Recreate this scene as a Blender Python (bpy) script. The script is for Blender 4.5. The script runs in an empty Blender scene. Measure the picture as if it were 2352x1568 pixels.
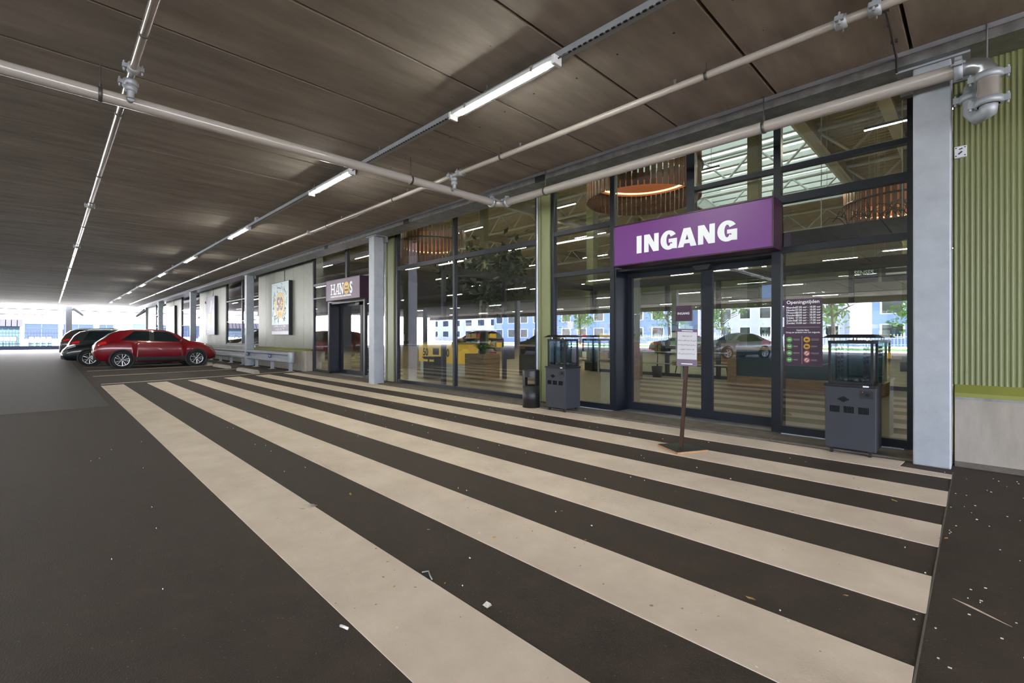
import bpy, bmesh, math, random
import numpy as np
from mathutils import Vector, Matrix, Euler
random.seed(7)
SC = bpy.context.scene
COL = SC.collection
PI = math.pi

# ------------------------------------------------------------------ camera, sky, exposure
FPX, CYPX, CAMH, TH = 1067.8, 772.0, 1.28, 0.787
cam_d = bpy.data.cameras.new('camera'); cam = bpy.data.objects.new('camera', cam_d); COL.objects.link(cam)
cam_d.sensor_width = 36.0; cam_d.lens = FPX / 2352 * 36.0
cam_d.shift_y = -(784.0 - CYPX) / 2352.0
cam_d.clip_start = 0.05; cam_d.clip_end = 400
cam.location = (0, 0, CAMH); cam.rotation_euler = (PI / 2, 0, TH)
SC.camera = cam

SKY = 4.8
LAMP = 96.0          # strip lights under the deck
SHOP = 130.0          # lamps in the shop
world = bpy.data.worlds.new('sky'); SC.world = world; world.use_nodes = True
bgn = world.node_tree.nodes['Background']
bgn.inputs[0].default_value = (0.78, 0.86, 1.0, 1); bgn.inputs[1].default_value = SKY
sun_d = bpy.data.lights.new('sun', 'SUN'); sun = bpy.data.objects.new('sun', sun_d); COL.objects.link(sun)
sun_d.energy = 24.0; sun_d.angle = .03; sun_d.color = (1.0, .95, .88)
sun.rotation_euler = Vector((-.80, .42, -.78)).to_track_quat('-Z', 'Y').to_euler()
SC.view_settings.view_transform = 'Standard'; SC.view_settings.look = 'None'
SC.view_settings.gamma = 1.0; SC.view_settings.exposure = 1.52
SC.view_settings.use_curve_mapping = False
cy = SC.cycles
cy.use_adaptive_sampling = True; cy.adaptive_threshold = .02
cy.max_bounces = 7; cy.diffuse_bounces = 4; cy.glossy_bounces = 4; cy.transmission_bounces = 4
cy.transparent_max_bounces = 24; cy.sample_clamp_indirect = 6.0; cy.caustics_reflective = False; cy.caustics_refractive = False
try:
    cy.use_denoising = True
except Exception:
    pass

# ------------------------------------------------------------------ materials
M = {}
def nodes_of(name):
    m = bpy.data.materials.new(name); m.use_nodes = True
    nt = m.node_tree; b = nt.nodes['Principled BSDF']; M[name] = m
    return m, nt, b
def rgb(c): return (c[0], c[1], c[2], 1)
def mat(name, c, rough=.5, metal=0., spec=.5, coat=0., emit=None, estr=0.):
    m, nt, b = nodes_of(name)
    b.inputs['Base Color'].default_value = rgb(c); b.inputs['Roughness'].default_value = rough
    b.inputs['Metallic'].default_value = metal; b.inputs['Specular IOR Level'].default_value = spec
    b.inputs['Coat Weight'].default_value = coat
    if emit:
        b.inputs['Emission Color'].default_value = rgb(emit); b.inputs['Emission Strength'].default_value = estr
    return m
def noisy(name, c1, c2, scale=8., stretch=(1, 1, 1), rough=(.5, .7), metal=0., bump=0., bscale=None, detail=6., lo=.35, hi=.65,
          rand=0., speck=None, spec=.5, coord='Object'):
    m, nt, b = nodes_of(name); N, L = nt.nodes, nt.links
    tc = N.new('ShaderNodeTexCoord'); mp = N.new('ShaderNodeMapping'); mp.inputs['Scale'].default_value = stretch
    L.new(tc.outputs[coord], mp.inputs[0])
    if rand:
        oi = N.new('ShaderNodeObjectInfo'); ad = N.new('ShaderNodeVectorMath'); ad.operation = 'ADD'
        sc_ = N.new('ShaderNodeMath'); sc_.operation = 'MULTIPLY'; sc_.inputs[1].default_value = 37.
        L.new(oi.outputs['Random'], sc_.inputs[0]); L.new(mp.outputs[0], ad.inputs[0]); L.new(sc_.outputs[0], ad.inputs[1])
        vec = ad.outputs[0]
    else:
        vec = mp.outputs[0]
    nz = N.new('ShaderNodeTexNoise'); nz.inputs['Scale'].default_value = scale; nz.inputs['Detail'].default_value = detail
    nz.inputs['Roughness'].default_value = .62
    L.new(vec, nz.inputs['Vector'])
    cr = N.new('ShaderNodeValToRGB'); cr.color_ramp.elements[0].position = lo; cr.color_ramp.elements[1].position = hi
    cr.color_ramp.elements[0].color = rgb(c1); cr.color_ramp.elements[1].color = rgb(c2)
    L.new(nz.outputs['Fac'], cr.inputs[0])
    col = cr.outputs[0]
    if rand:
        hv = N.new('ShaderNodeHueSaturation')
        mr = N.new('ShaderNodeMapRange'); mr.inputs['To Min'].default_value = 1 - rand; mr.inputs['To Max'].default_value = 1 + rand
        L.new(oi.outputs['Random'], mr.inputs[0]); L.new(mr.outputs[0], hv.inputs['Value']); L.new(col, hv.inputs['Color'])
        col = hv.outputs[0]
    if speck:
        vz = N.new('ShaderNodeTexNoise'); vz.inputs['Scale'].default_value = speck[1]; vz.inputs['Detail'].default_value = 2
        L.new(vec, vz.inputs['Vector'])
        c3 = N.new('ShaderNodeValToRGB'); c3.color_ramp.elements[0].position = speck[2]; c3.color_ramp.elements[1].position = speck[2] + .03
        L.new(vz.outputs['Fac'], c3.inputs[0])
        mx = N.new('ShaderNodeMix'); mx.data_type = 'RGBA'
        L.new(c3.outputs[0], mx.inputs['Factor']); L.new(col, mx.inputs['A']); mx.inputs['B'].default_value = rgb(speck[0])
        col = mx.outputs['Result']
    L.new(col, b.inputs['Base Color'])
    mr2 = N.new('ShaderNodeMapRange'); mr2.inputs['To Min'].default_value = rough[0]; mr2.inputs['To Max'].default_value = rough[1]
    L.new(nz.outputs['Fac'], mr2.inputs[0]); L.new(mr2.outputs[0], b.inputs['Roughness'])
    b.inputs['Metallic'].default_value = metal; b.inputs['Specular IOR Level'].default_value = spec
    if bump:
        n2 = N.new('ShaderNodeTexNoise'); n2.inputs['Scale'].default_value = bscale or scale * 4; n2.inputs['Detail'].default_value = 4
        L.new(vec, n2.inputs['Vector'])
        bp = N.new('ShaderNodeBump'); bp.inputs['Strength'].default_value = bump; bp.inputs['Distance'].default_value = .01
        L.new(n2.outputs['Fac'], bp.inputs['Height']); L.new(bp.outputs[0], b.inputs['Normal'])
    return m
def glass(name, tint=(.86, .92, .92), refl=1.0, base=.045):
    m, nt, b = nodes_of(name); N, L = nt.nodes, nt.links
    N.remove(b); out = N['Material Output']
    lw = N.new('ShaderNodeLayerWeight'); lw.inputs[0].default_value = .5
    p = N.new('ShaderNodeMath'); p.operation = 'POWER'; p.inputs[1].default_value = 5.
    L.new(lw.outputs['Facing'], p.inputs[0])
    q = N.new('ShaderNodeMath'); q.operation = 'MULTIPLY_ADD'; q.inputs[1].default_value = .9 * refl; q.inputs[2].default_value = base * refl
    L.new(p.outputs[0], q.inputs[0])
    tr = N.new('ShaderNodeBsdfTransparent'); tr.inputs[0].default_value = rgb(tint)
    gl = N.new('ShaderNodeBsdfGlossy'); gl.inputs['Roughness'].default_value = 0.; gl.inputs[0].default_value = (.94, .88, 1, 1)
    mx = N.new('ShaderNodeMixShader'); L.new(q.outputs[0], mx.inputs[0]); L.new(tr.outputs[0], mx.inputs[1]); L.new(gl.outputs[0], mx.inputs[2])
    L.new(mx.outputs[0], out.inputs[0])
    return m

noisy('asphalt', (.032, .0215, .0150), (.060, .0405, .029), 5., rough=(.62, .82), bump=.5, bscale=130., lo=.3, hi=.75, speck=((.16, .13, .11), 75., .705), spec=.35)
noisy('asphalt_patch', (.028, .022, .019), (.050, .039, .033), 4., rough=(.54, .68), bump=.3, bscale=130., lo=.3, hi=.75, spec=.5)
noisy('paving', (.58, .58, .58), (.66, .66, .65), 3., rough=(.7, .85))
noisy('road_paint', (.62, .50, .40), (.74, .61, .50), 2.2, rough=(.5, .65), bump=.1, bscale=90., speck=((.30, .22, .16), 26., .73), spec=.3)
noisy('concrete_deck', (.235, .200, .175), (.47, .405, .36), 1.5, stretch=(2.6, .55, 1), rough=(.7, .85), bump=.12, bscale=30., lo=.25, hi=.8, rand=.10, speck=((.09, .07, .055), 9., .76))
noisy('concrete_beam', (.10, .09, .085), (.20, .185, .17), 3., rough=(.6, .8))
noisy('concrete_plinth', (.30, .255, .21), (.40, .345, .295), 2., stretch=(3, 3, .6), rough=(.7, .85))
noisy('concrete_kerb', (.085, .07, .058), (.15, .125, .105), 6., rough=(.7, .9), bump=.3)
noisy('galvanised', (.31, .325, .355), (.44, .455, .49), 5., rough=(.42, .62), metal=.35, lo=.2, hi=.8)
noisy('galv_dark', (.20, .20, .21), (.33, .33, .34), 6., rough=(.35, .5), metal=.7)
mat('steel', (.55, .56, .58), .3, .9)
mat('rod_dark', (.09, .085, .08), .5, .6)
mat('pipe_paint', (.44, .395, .36), .22, 0, .5, .5)
mat('pipe_steel', (.52, .46, .42), .22, .6)
mat('anthracite', (.007, .009, .015), .38, 0, .35)
mat('anthracite_matt', (.010, .012, .019), .5, 0, .3)
mat('heater_body', (.038, .039, .049), .55, .1, .35)
mat('heater_dark', (.010, .010, .012), .5, .1, .35)
mat('black', (.008, .008, .009), .45)
mat('ink_black', (.002, .002, .002), .9, 0, .05)
mat('rubber', (.012, .012, .012), .8)
mat('silver_strip', (.62, .64, .74), .25, .6)
mat('olive_panel', (.20, .21, .088), .38, 0, .5)
mat('olive_deep', (.24, .25, .09), .45, 0, .4)
mat('olive_sill', (.24, .24, .05), .45)
noisy('pale_panel', (.23, .23, .185), (.28, .28, .23), 1.2, rough=(.4, .5))
mat('purple', (.145, .035, .19), .35, 0, .4, 0, (.16, .035, .22), .03)
mat('purple_old', (.115, .052, .115), .4, 0, .4, 0, (.12, .05, .13), .03)
mat('maroon_edge', (.035, .006, .028), .35)
mat('sheet_purple', (.050, .016, .045), .4)
mat('letter_white', (.86, .88, .88), .4, 0, .3, 0, (.9, .93, .92), .02)
mat('paper', (.48, .45, .46), .7)
mat('ink', (.03, .03, .04), .6)
mat('print_grey', (.55, .45, .52), .5)
mat('print_pale', (.50, .58, .60), .4, 0, .4, 0, (.62, .78, .82), .035)
mat('print_lilac', (.22, .20, .28), .4, 0, .4, 0, (.45, .42, .60), .02)
mat('print_yellow', (.62, .33, .02), .4, 0, .4, 0, (.9, .5, .03), .02)
mat('print_cream', (.66, .46, .12), .4, 0, .4, 0, (.9, .62, .2), .02)
mat('print_purple', (.08, .016, .11), .4, 0, .4, 0, (.16, .03, .22), .01)
mat('print_white', (.66, .66, .68), .4, 0, .4, 0, (.9, .9, .95), .03)
mat('icon_green', (.10, .36, .07), .4); mat('icon_orange', (.75, .38, .03), .4); mat('icon_red', (.5, .06, .06), .4); mat('icon_pink', (.75, .6, .6), .4)
glass('glass', (.83, .90, .88), 1.0, .14)
glass('glass_inner', (.90, .95, .95), .5, .04)
glass('heater_glass', (.80, .88, .90), .8, .05)
mat('car_glass', (.012, .02, .024), .06, 0, .9)
mat('lamp_cover', (.80, .80, .80), .3)
mat('lamp_led', (1, .95, .85), .5, 0, .5, 0, (1.0, .91, .80), LAMP)
mat('shop_led', (1, .8, .5), .5, 0, .5, 0, (1.0, .84, .60), SHOP)
mat('ring_led', (1, .8, .5), .5, 0, .5, 0, (1.0, .70, .40), .9)
mat('yard_pane', (.008, .015, .036), .6, 0, .2)
mat('shop_led_cool', (1, .95, .9), .5, 0, .5, 0, (1.0, .93, .80), 3.)
mat('copper_glow', (.7, .25, .10), .5, 0, .5, 0, (1., .34, .12), .05)
noisy('slat_wood', (.085, .040, .019), (.16, .075, .035), 3., stretch=(6, 6, 1), rough=(.45, .6))
noisy('wood', (.28, .16, .07), (.42, .25, .12), 2.5, stretch=(1, 1, 8), rough=(.45, .6))
noisy('wood_pale', (.40, .27, .15), (.52, .36, .21), 2.5, stretch=(1, 1, 8), rough=(.45, .6))
noisy('post_wood', (.030, .011, .006), (.055, .020, .010), 3., stretch=(8, 8, 1), rough=(.3, .45))
noisy('chip_edge', (.34, .17, .08), (.42, .22, .11), 30., rough=(.6, .8))
noisy('shop_floor', (.40, .34, .24), (.48, .41, .30), 1.5, rough=(.18, .3))
noisy('coir_mat', (.10, .072, .04), (.18, .135, .08), 160., rough=(.35, .55), bump=.15, bscale=220.)
mat('shop_wall', (.36, .36, .30), .7)
mat('shop_roof', (.42, .38, .27), .6)
mat('shop_roof_grey', (.30, .30, .29), .6)
mat('shop_duct', (.42, .40, .33), .5)
mat('shop_truss', (.62, .66, .66), .5)
mat('shop_dark', (.022, .026, .034), .5)
mat('shop_olive', (.16, .17, .085), .6)
m_, nt_, b_ = nodes_of('skylight'); nt_.nodes.remove(b_)
tl_ = nt_.nodes.new('ShaderNodeBsdfTranslucent'); tl_.inputs[0].default_value = (.34, .34, .32, 1); nt_.links.new(tl_.outputs[0], nt_.nodes['Material Output'].inputs[0])
mat('screen_blue', (.02, .14, .5), .3, 0, .5, 0, (.03, .25, .9), .35)
mat('screen_mixed', (.2, .2, .3), .3, 0, .5, 0, (.15, .3, .7), .25)
mat('leather_tan', (.42, .22, .08), .5)
mat('teal_glass', (.02, .07, .10), .12, 0, .7)
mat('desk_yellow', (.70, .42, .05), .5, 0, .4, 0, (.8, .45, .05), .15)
noisy('leaf_dark', (.010, .028, .010), (.03, .07, .02), 20., rough=(.5, .7))
noisy('leaf', (.05, .13, .02), (.14, .25, .05), 4., rough=(.5, .7))
noisy('bark', (.05, .04, .03), (.09, .07, .05), 8., rough=(.8, .9))
noisy('grass', (.06, .16, .02), (.12, .26, .04), 8., rough=(.8, .9))
noisy('dry_leaf', (.40, .20, .05), (.55, .33, .09), 30., rough=(.6, .8), rand=.3)
mat('litter_white', (.75, .72, .68), .6); mat('litter_clear', (.35, .35, .35), .25)
mat('white_wall', (.80, .80, .80), .7); mat('blue_wall', (.16, .25, .42), .6); mat('grey_wall', (.42, .45, .50), .6)
mat('blue_door', (.020, .038, .055), .6, 0, .2); mat('roof_tile', (.016, .015, .024), .7, 0, .2); mat('fence_grey', (.010, .012, .024), .6, 0, .2); mat('fence_white', (.75, .75, .78), .5)
mat('bar_red', (.5, .02, .05), .4); mat('bar_white', (.8, .8, .8), .4)
mat('skin', (.45, .26, .18), .6); mat('shirt_pale', (.62, .58, .50), .8); mat('shirt_maroon', (.09, .02, .03), .8); mat('hair_brown', (.06, .03, .015), .7); mat('trousers', (.015, .015, .02), .8)
mat('plate_blue', (.03, .03, .14), .4)
def paint(name, c): return mat(name, c, .30, .1, .4, .8)
paint('car_red', (.20, .002, .008)); paint('car_black', (.010, .012, .014)); paint('car_grey', (.035, .034, .036)); paint('car_brown', (.06, .045, .04))
paint('car_silver', (.42, .44, .46)); paint('car_blue', (.03, .06, .13)); paint('car_white', (.7, .7, .7))
mat('plastic_dark', (.018, .017, .018), .6); mat('alloy', (.55, .55, .56), .25, .85); mat('tail_red', (.5, .01, .01), .2, 0, .6, 0, (1, .03, .02), .08); mat('head_clear', (.6, .62, .65), .1, .3)

# ------------------------------------------------------------------ mesh helpers
class MB:
    def __init__(s): s.v = []; s.f = []; s.sm = []
    def _add(s, vs, fs, smooth=False):
        o = len(s.v); s.v += [tuple(map(float, p)) for p in vs]
        for f in fs: s.f.append(tuple(i + o for i in f)); s.sm.append(smooth)
        return s
    def box(s, x0, x1, y0, y1, z0, z1):
        vs = [(x, y, z) for z in (z0, z1) for (x, y) in ((x0, y0), (x1, y0), (x1, y1), (x0, y1))]
        return s._add(vs, [(3, 2, 1, 0), (4, 5, 6, 7), (0, 1, 5, 4), (1, 2, 6, 5), (2, 3, 7, 6), (3, 0, 4, 7)])
    def cyl(s, p0, p1, r, n=12, r1=None, caps=True):
        p0 = Vector(p0); p1 = Vector(p1); r1 = r if r1 is None else r1
        d = (p1 - p0).normalized(); a = d.orthogonal().normalized(); b = d.cross(a)
        vs = []
        for p, rr in ((p0, r), (p1, r1)):
            for i in range(n):
                t = 2 * PI * i / n; vs.append(p + a * math.cos(t) * rr + b * math.sin(t) * rr)
        s._add(vs, [(i, (i + 1) % n, n + (i + 1) % n, n + i) for i in range(n)], True)
        if caps:
            s._add(vs[:n], [tuple(range(n))[::-1]]); s._add(vs[n:], [tuple(range(n))])
        return s
    def tube(s, pts, r, n=8, caps=True):
        pts = [Vector(p) for p in pts]; rings = []; a = None
        for i, p in enumerate(pts):
            d = ((pts[min(i + 1, len(pts) - 1)] - pts[max(i - 1, 0)])).normalized()
            a = d.orthogonal().normalized() if a is None else (a - d * a.dot(d)).normalized()
            b = d.cross(a); rr = r[i] if isinstance(r, (list, tuple)) else r
            rings.append([p + a * math.cos(2 * PI * k / n) * rr + b * math.sin(2 * PI * k / n) * rr for k in range(n)])
        vs = [q for R in rings for q in R]
        fs = [(i * n + k, i * n + (k + 1) % n, (i + 1) * n + (k + 1) % n, (i + 1) * n + k) for i in range(len(pts) - 1) for k in range(n)]
        if caps: fs += [tuple(range(n))[::-1], tuple(range((len(pts) - 1) * n, len(pts) * n))]
        return s._add(vs, fs, True)
    def lathe(s, prof, c=(0, 0, 0), n=24, axis='z', smooth=True):
        vs = []
        for (r, h) in prof:
            for k in range(n):
                t = 2 * PI * k / n; x, y = r * math.cos(t), r * math.sin(t)
                p = (x, y, h) if axis == 'z' else ((h, x, y) if axis == 'x' else (y, h, x))
                vs.append((p[0] + c[0], p[1] + c[1], p[2] + c[2]))
        m = len(prof)
        fs = [(i * n + k, i * n + (k + 1) % n, (i + 1) * n + (k + 1) % n, (i + 1) * n + k) for i in range(m - 1) for k in range(n)]
        return s._add(vs, fs, smooth)
    def prism(s, poly, axis, a0, a1, smooth=False):
        n = len(poly)
        def P(u, w, a): return (a, u, w) if axis == 'x' else ((u, a, w) if axis == 'y' else (u, w, a))
        vs = [P(u, w, a0) for u, w in poly] + [P(u, w, a1) for u, w in poly]
        s._add(vs, [(i, (i + 1) % n, n + (i + 1) % n, n + i) for i in range(n)], smooth)
        return s._add(vs, [tuple(range(n))[::-1], tuple(range(n, 2 * n))])
    def disc(s, c, rx, rz, y, n=28, th=.002, seg=None):   # a flat disc facing -y
        vs = [(c[0] + rx * math.cos(2 * PI * k / n), y, c[1] + rz * math.sin(2 * PI * k / n)) for k in range(n)]
        vb = [(p[0], y + th, p[2]) for p in vs]
        s._add(vs + vb, [tuple(range(n))] + [(k, (k + 1) % n, n + (k + 1) % n, n + k) for k in range(n)])
        return s
    def quad(s, a, b, c, d): return s._add([a, b, c, d], [(0, 1, 2, 3)])
    def mesh(s, name):
        me = bpy.data.meshes.new(name); me.from_pydata(s.v, [], s.f)
        bm = bmesh.new(); bm.from_mesh(me)
        for f, sm in zip(bm.faces, s.sm): f.smooth = sm
        bmesh.ops.recalc_face_normals(bm, faces=bm.faces); bm.to_mesh(me); bm.free()
        return me
    def build(s, name, m, parent=None, bevel=0., loc=None, rot=None):
        o = bpy.data.objects.new(name, s.mesh(name)); COL.objects.link(o)
        o.data.materials.append(M[m]); o.parent = parent
        if loc: o.location = loc
        if rot: o.rotation_euler = rot
        if bevel:
            bv = o.modifiers.new('bevel', 'BEVEL'); bv.width = bevel; bv.segments = 2; bv.limit_method = 'ANGLE'
        return o
def B(x0, x1, y0, y1, z0, z1): return MB().box(x0, x1, y0, y1, z0, z1)
def tag(o, label=None, cat=None, group=None, kind=None):
    if label: o['label'] = label
    if cat: o['category'] = cat
    if group: o['group'] = group
    if kind: o['kind'] = kind
    return o
def thing(name, label, cat, loc=(0, 0, 0), rz=0., group=None, kind=None):
    o = bpy.data.objects.new(name, None); COL.objects.link(o); o.location = loc; o.rotation_euler = (0, 0, rz)
    o.empty_display_size = .1
    return tag(o, label, cat, group, kind)
def struct(o, label, cat=None):
    return tag(o, label, cat or o.name.split('.')[0].replace('_', ' ').rstrip('0123456789 '), None, 'structure')
def copyobj(o, parent=None, loc=None):
    c = o.copy(); COL.objects.link(c); c.parent = parent
    if loc is not None: c.location = loc
    return c
def dup(root, loc, rz=None, label=None):
    r = root.copy(); COL.objects.link(r); r.location = loc
    if rz is not None: r.rotation_euler = (0, 0, rz)
    if label: r['label'] = label
    for ch in list(root.children):
        c = copyobj(ch, r)
        for g in list(ch.children): copyobj(g, c)
    return r
def text(s, size, name, m, parent, x, y, z, bold=0., align='LEFT', xs=1., depth=.002, rz=0., space=1.):
    """raised lettering facing -y, baseline at z"""
    cu = bpy.data.curves.new(name, 'FONT'); cu.body = s; cu.size = size; cu.offset = bold; cu.extrude = depth; cu.align_x = align
    cu.resolution_u = 3; cu.space_character = space
    t = bpy.data.objects.new(name + '_tmp', cu); COL.objects.link(t)
    dg = bpy.context.evaluated_depsgraph_get()
    me = bpy.data.meshes.new_from_object(t.evaluated_get(dg)); me.name = name
    bpy.data.objects.remove(t); bpy.data.curves.remove(cu)
    me.materials.clear(); me.materials.append(M[m])
    me.transform(Matrix.Diagonal((xs, 1, 1, 1)))
    o = bpy.data.objects.new(name, me); COL.objects.link(o); o.parent = parent
    o.location = (x, y, z); o.rotation_euler = (PI / 2, 0, rz)
    return o

# ------------------------------------------------------------------ the setting: ground
ZC = 4.10                # underside of the deck
GY = 6.80                # glass plane of the shop front
XL, XR = -59.3, 9.13     # deck ends
YB = -28.0
floor = struct(B(-60, 30, -32, 6.95, -.3, 0).build('floor', 'asphalt'), 'dark asphalt floor under the parking deck')
ground = struct(B(-130, 60, -140, 70, -.5, -.02).build('ground', 'paving'), 'pale paving outside beyond the parking deck')
patch = B(-58, -11.2, -30, .80, 0, .004); patch.build('asphalt_patch', 'asphalt_patch', floor)
# zebra stripes
y0, per, wd = .953, .9554, .4606
lefts = [-15.95, -16.07, -16.2, -16.4, -16.65, -16.9]
for k in range(6):
    a, b = y0 + per * k, y0 + per * k + wd
    mb = MB()
    if k < 5:
        mb.prism([(lefts[k], a), (-.17, a), (-.175, b), (lefts[k] - .13, b)], 'z', .0, .0045)
    else:
        mb.prism([(lefts[k], a), (-.17, a), (-.172, a + .17), (-.55, a + .20), (-.53, b), (lefts[k] - .1, b)], 'z', .0, .0045)
    mb.build('zebra_stripe', 'road_paint', floor)
B(-.172, -.165, .3, 6.0, 0, .0035).build('joint_line', 'concrete_kerb', floor)
for (xa, xb, ya, yb) in ((-16.55, -17.65, .99, 6.19), (-19.97, -20.6, 1.0, 5.6), (-23.1, -23.9, 1.0, 5.6), (-25.6, -26.1, 1.0, 5.6), (-28.2, -28.6, 1.0, 5.6), (-30.8, -31.1, 1.0, 5.6)):
    MB().prism([(xa, ya), (xa + .10, ya), (xb + .10, yb), (xb, yb)], 'z', 0, .004).build('bay_line', 'road_paint', floor)
for i in range(9):
    x = -30. + i * 5.
    B(x, x + .1, -14.5, -9.4, 0, .004).build('bay_line', 'road_paint', floor)
# ------------------------------------------------------------------ deck of concrete planks
ceiling = thing('ceiling', 'brown concrete plank ceiling of the parking deck', 'ceiling', kind='structure')
pl = MB(); w = 1.2; c = .012
pl.prism([(.012, .0 + c), (.012 + c * .5, 0), (w - .012 - c * .5, 0), (w - .012, c), (w - .012, .28), (.012, .28)], 'y', YB, 6.16)
me = None
k0, k1 = -8, 49
for k in range(k0, k1):
    x = -.467 - 1.2 * (k + 1)
    if me is None:
        o = pl.build('plank', 'concrete_deck', ceiling); me = o.data
    else:
        o = bpy.data.objects.new('plank', me); COL.objects.link(o); o.parent = ceiling
    o.location = (x, 0, ZC)
struct(B(XL, XR, YB, 7.0, ZC + .27, ZC + .75).build('trim_1', 'concrete_beam'), 'plate added above the ceiling planks to block light', 'slab')  # added plate over the plank joints, only there to block light
# edge beam along the shop front, with its galvanised angle
eb = struct(B(XL, XR, 6.02, 6.52, 3.965, ZC + .3).build('trim_2', 'galv_dark'), 'grey steel edge beam above the shop front', 'beam')
B(XL, XR, 6.0, 6.02, 4.055, 4.10).build('angle', 'galvanised', eb)
B(XL, XR, 6.52, 6.9, 4.13, 4.40).build('soffit', 'galv_dark', eb)
for x in (-5.35, -9.6, -14.1):
    B(x - .12, x + .12, 6.015, 6.05, 3.96, 4.06).build('gap_plate', 'black', eb)
b2 = struct(B(XL, XR, -9.8, -9.35, 3.75, 4.1).build('trim_3', 'concrete_beam'), 'concrete cross beam of the deck behind the aisle', 'beam')
b3 = struct(B(XL, XR, YB, YB + .3, 3.7, 4.1).build('trim_4', 'concrete_beam'), 'concrete edge beam of the open side', 'beam')
# small drill holes in the planks
hm = MB()
for k in range(26):
    x = -.9 - .55 * k; y = 4.0 + .03 * ((k * 7) % 5)
    hm.cyl((x, y, ZC + .004), (x, y, ZC - .002), .012, 8)
tag(hm.build('drill_hole', 'black', ceiling), kind='stuff')

# ------------------------------------------------------------------ columns
def column(x, y, label, plate=True, h=3.945, wx=.28, wy=.30):
    t = thing('steel_column', label, 'column', (x, y, 0), 0, 'square columns carrying the deck')
    B(-wx / 2, wx / 2, -wy / 2, wy / 2, .0, h).build('shaft', 'galvanised', t, .012)
    if plate:
        B(-wx / 2 - .13, wx / 2 + .13, -wy / 2 - .01, wy / 2, h, h + .022).build('head_plate', 'galvanised', t)
        B(-wx / 2 - .12, wx / 2 + .12, wy / 2 - .03, wy / 2 + .05, h - .14, h).build('flange', 'galv_dark', t)
        for sx in (-1, 1):
            MB().cyl((sx * (wx / 2 + .07), -.0, h - .03), (sx * (wx / 2 + .07), -.0, h), .022, 6).build('bolt', 'galv_dark', t)
    return t
column(-.323, 6.27, 'square galvanised column beside the ribbed olive wall')
column(-11.48, 6.27, 'square galvanised column just beside the shop name sign', True)
column(-22.7, 6.27, 'square grey column behind the guard rail next to the lit poster')
column(-34.0, 6.27, 'grey column further off, past the lilac beer poster')
column(-45.6, 6.27, 'grey column near the far end, past the third poster')
e1 = column(-57.8, 7.0, 'end column at the far opening, right-hand of the braced pair', False, 4.1, .35, .5)
e2 = column(-60.2, 1.35, 'end column at the far opening, left-hand of the braced pair', False, 4.1, .5, .45)
for i, x in enumerate((-.3, -11.5, -22.7, -33.9, -45.1)):
    column(x, -9.55, 'grey deck column across the aisle, seen mirrored in the shop glass', False, 3.75)
# diagonal bracing
def brace(col_, a, b, label):
    t = thing('bracing_cable', label, 'cable')
    a = Vector(a); b = Vector(b); d = (b - a).normalized()
    MB().cyl(a, b, .018, 6).build('rod', 'galv_dark', t)
    MB().cyl(a - d * .1, a + d * .9, .20, 10, .10).build('gusset', 'galv_dark', t)
brace(e2, (-60.0, 1.75, 3.85), (-59.0, 4.1, 1.35), 'thin bracing cable sloping from the left-hand end column')
brace(e1, (-58.0, 6.7, 3.8), (-59.0, 4.1, 1.35), 'thin bracing cable sloping from the right-hand end column')
# ------------------------------------------------------------------ light rail and strip lights
def rail(y, x0, x1, label, slots=False):
    t = thing('cable_rail', label, 'rail', (0, y, 0), 0, 'perforated rails carrying the strip lights')
    m = MB(); m.box(x1, x0, -.004, 0, 3.955, 4.02); m.box(x1, x0, 0, .07, 3.955, 3.959); m.box(x1, x0, .066, .07, 3.955, 3.985)
    m.build('channel', 'galvanised', t)
    if slots:
        s = MB(); x = x0
        while x > -16:
            s.box(x - .035, x, -.006, .012, 3.952, 3.962); x -= .06
        tag(s.build('slot', 'black', t), kind='stuff')
    x = x0 - .3
    while x > x1:
        h = MB(); h.cyl((x, .02, 3.96), (x, .02, 4.11), .006, 6); h.box(x - .012, x + .012, -.008, .03, 3.99, 4.03)
        h.build('hanger', 'galv_dark', t); x -= 2.4
    return t
r0 = rail(3.47, 1.2, -50, 'perforated grey rail over the zebra crossing, carrying strip lights', True)
for x in (-12.1, -22.6, -33.2): B(x - .07, x + .07, .0, .06, 3.99, 4.10).build('sensor_box', 'galvanised', r0)
def strip_light(label):
    t = thing('strip_light', label, 'lamp', (0, 0, 0), 0, 'strip lights under the deck')
    L = .80
    MB().prism([(-.05, 3.905), (.05, 3.905), (.042, 3.945), (-.042, 3.945)], 'x', -L, L).build('housing', 'lamp_cover', t)
    B(-L + .13, L - .13, -.026, .026, 3.888, 3.902).build('led_strip', 'lamp_led', t)
    d = MB()
    d.prism([(-.05, 3.905), (-.046, 3.88), (-.03, 3.868), (.03, 3.868), (.046, 3.88), (.05, 3.905), (.047, 3.905), (.043, 3.882), (.028, 3.871), (-.028, 3.871), (-.043, 3.882), (-.047, 3.905)], 'x', -L + .02, L - .02)
    d.build('diffuser', 'glass_inner', t)
    for s in (-1, 1):
        B(s * L - .02, s * L + .02, -.056, .056, 3.862, 3.948).build('end_cap', 'lamp_cover', t, .006)
    for s in (-.52, .52):
        B(s - .012, s + .012, -.058, .058, 3.895, 3.952).build('clip', 'steel', t)
    MB().tube([(L + .01, 0, 3.92), (L + .08, .01, 3.93), (L + .12, .03, 3.945)], .008, 6).build('cable', 'rod_dark', t)
    return t
lx = [-3.64, -7.87, -13.3, -19.0, -24.5, -30.2, -35.8, -41.3, -46.8]
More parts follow.
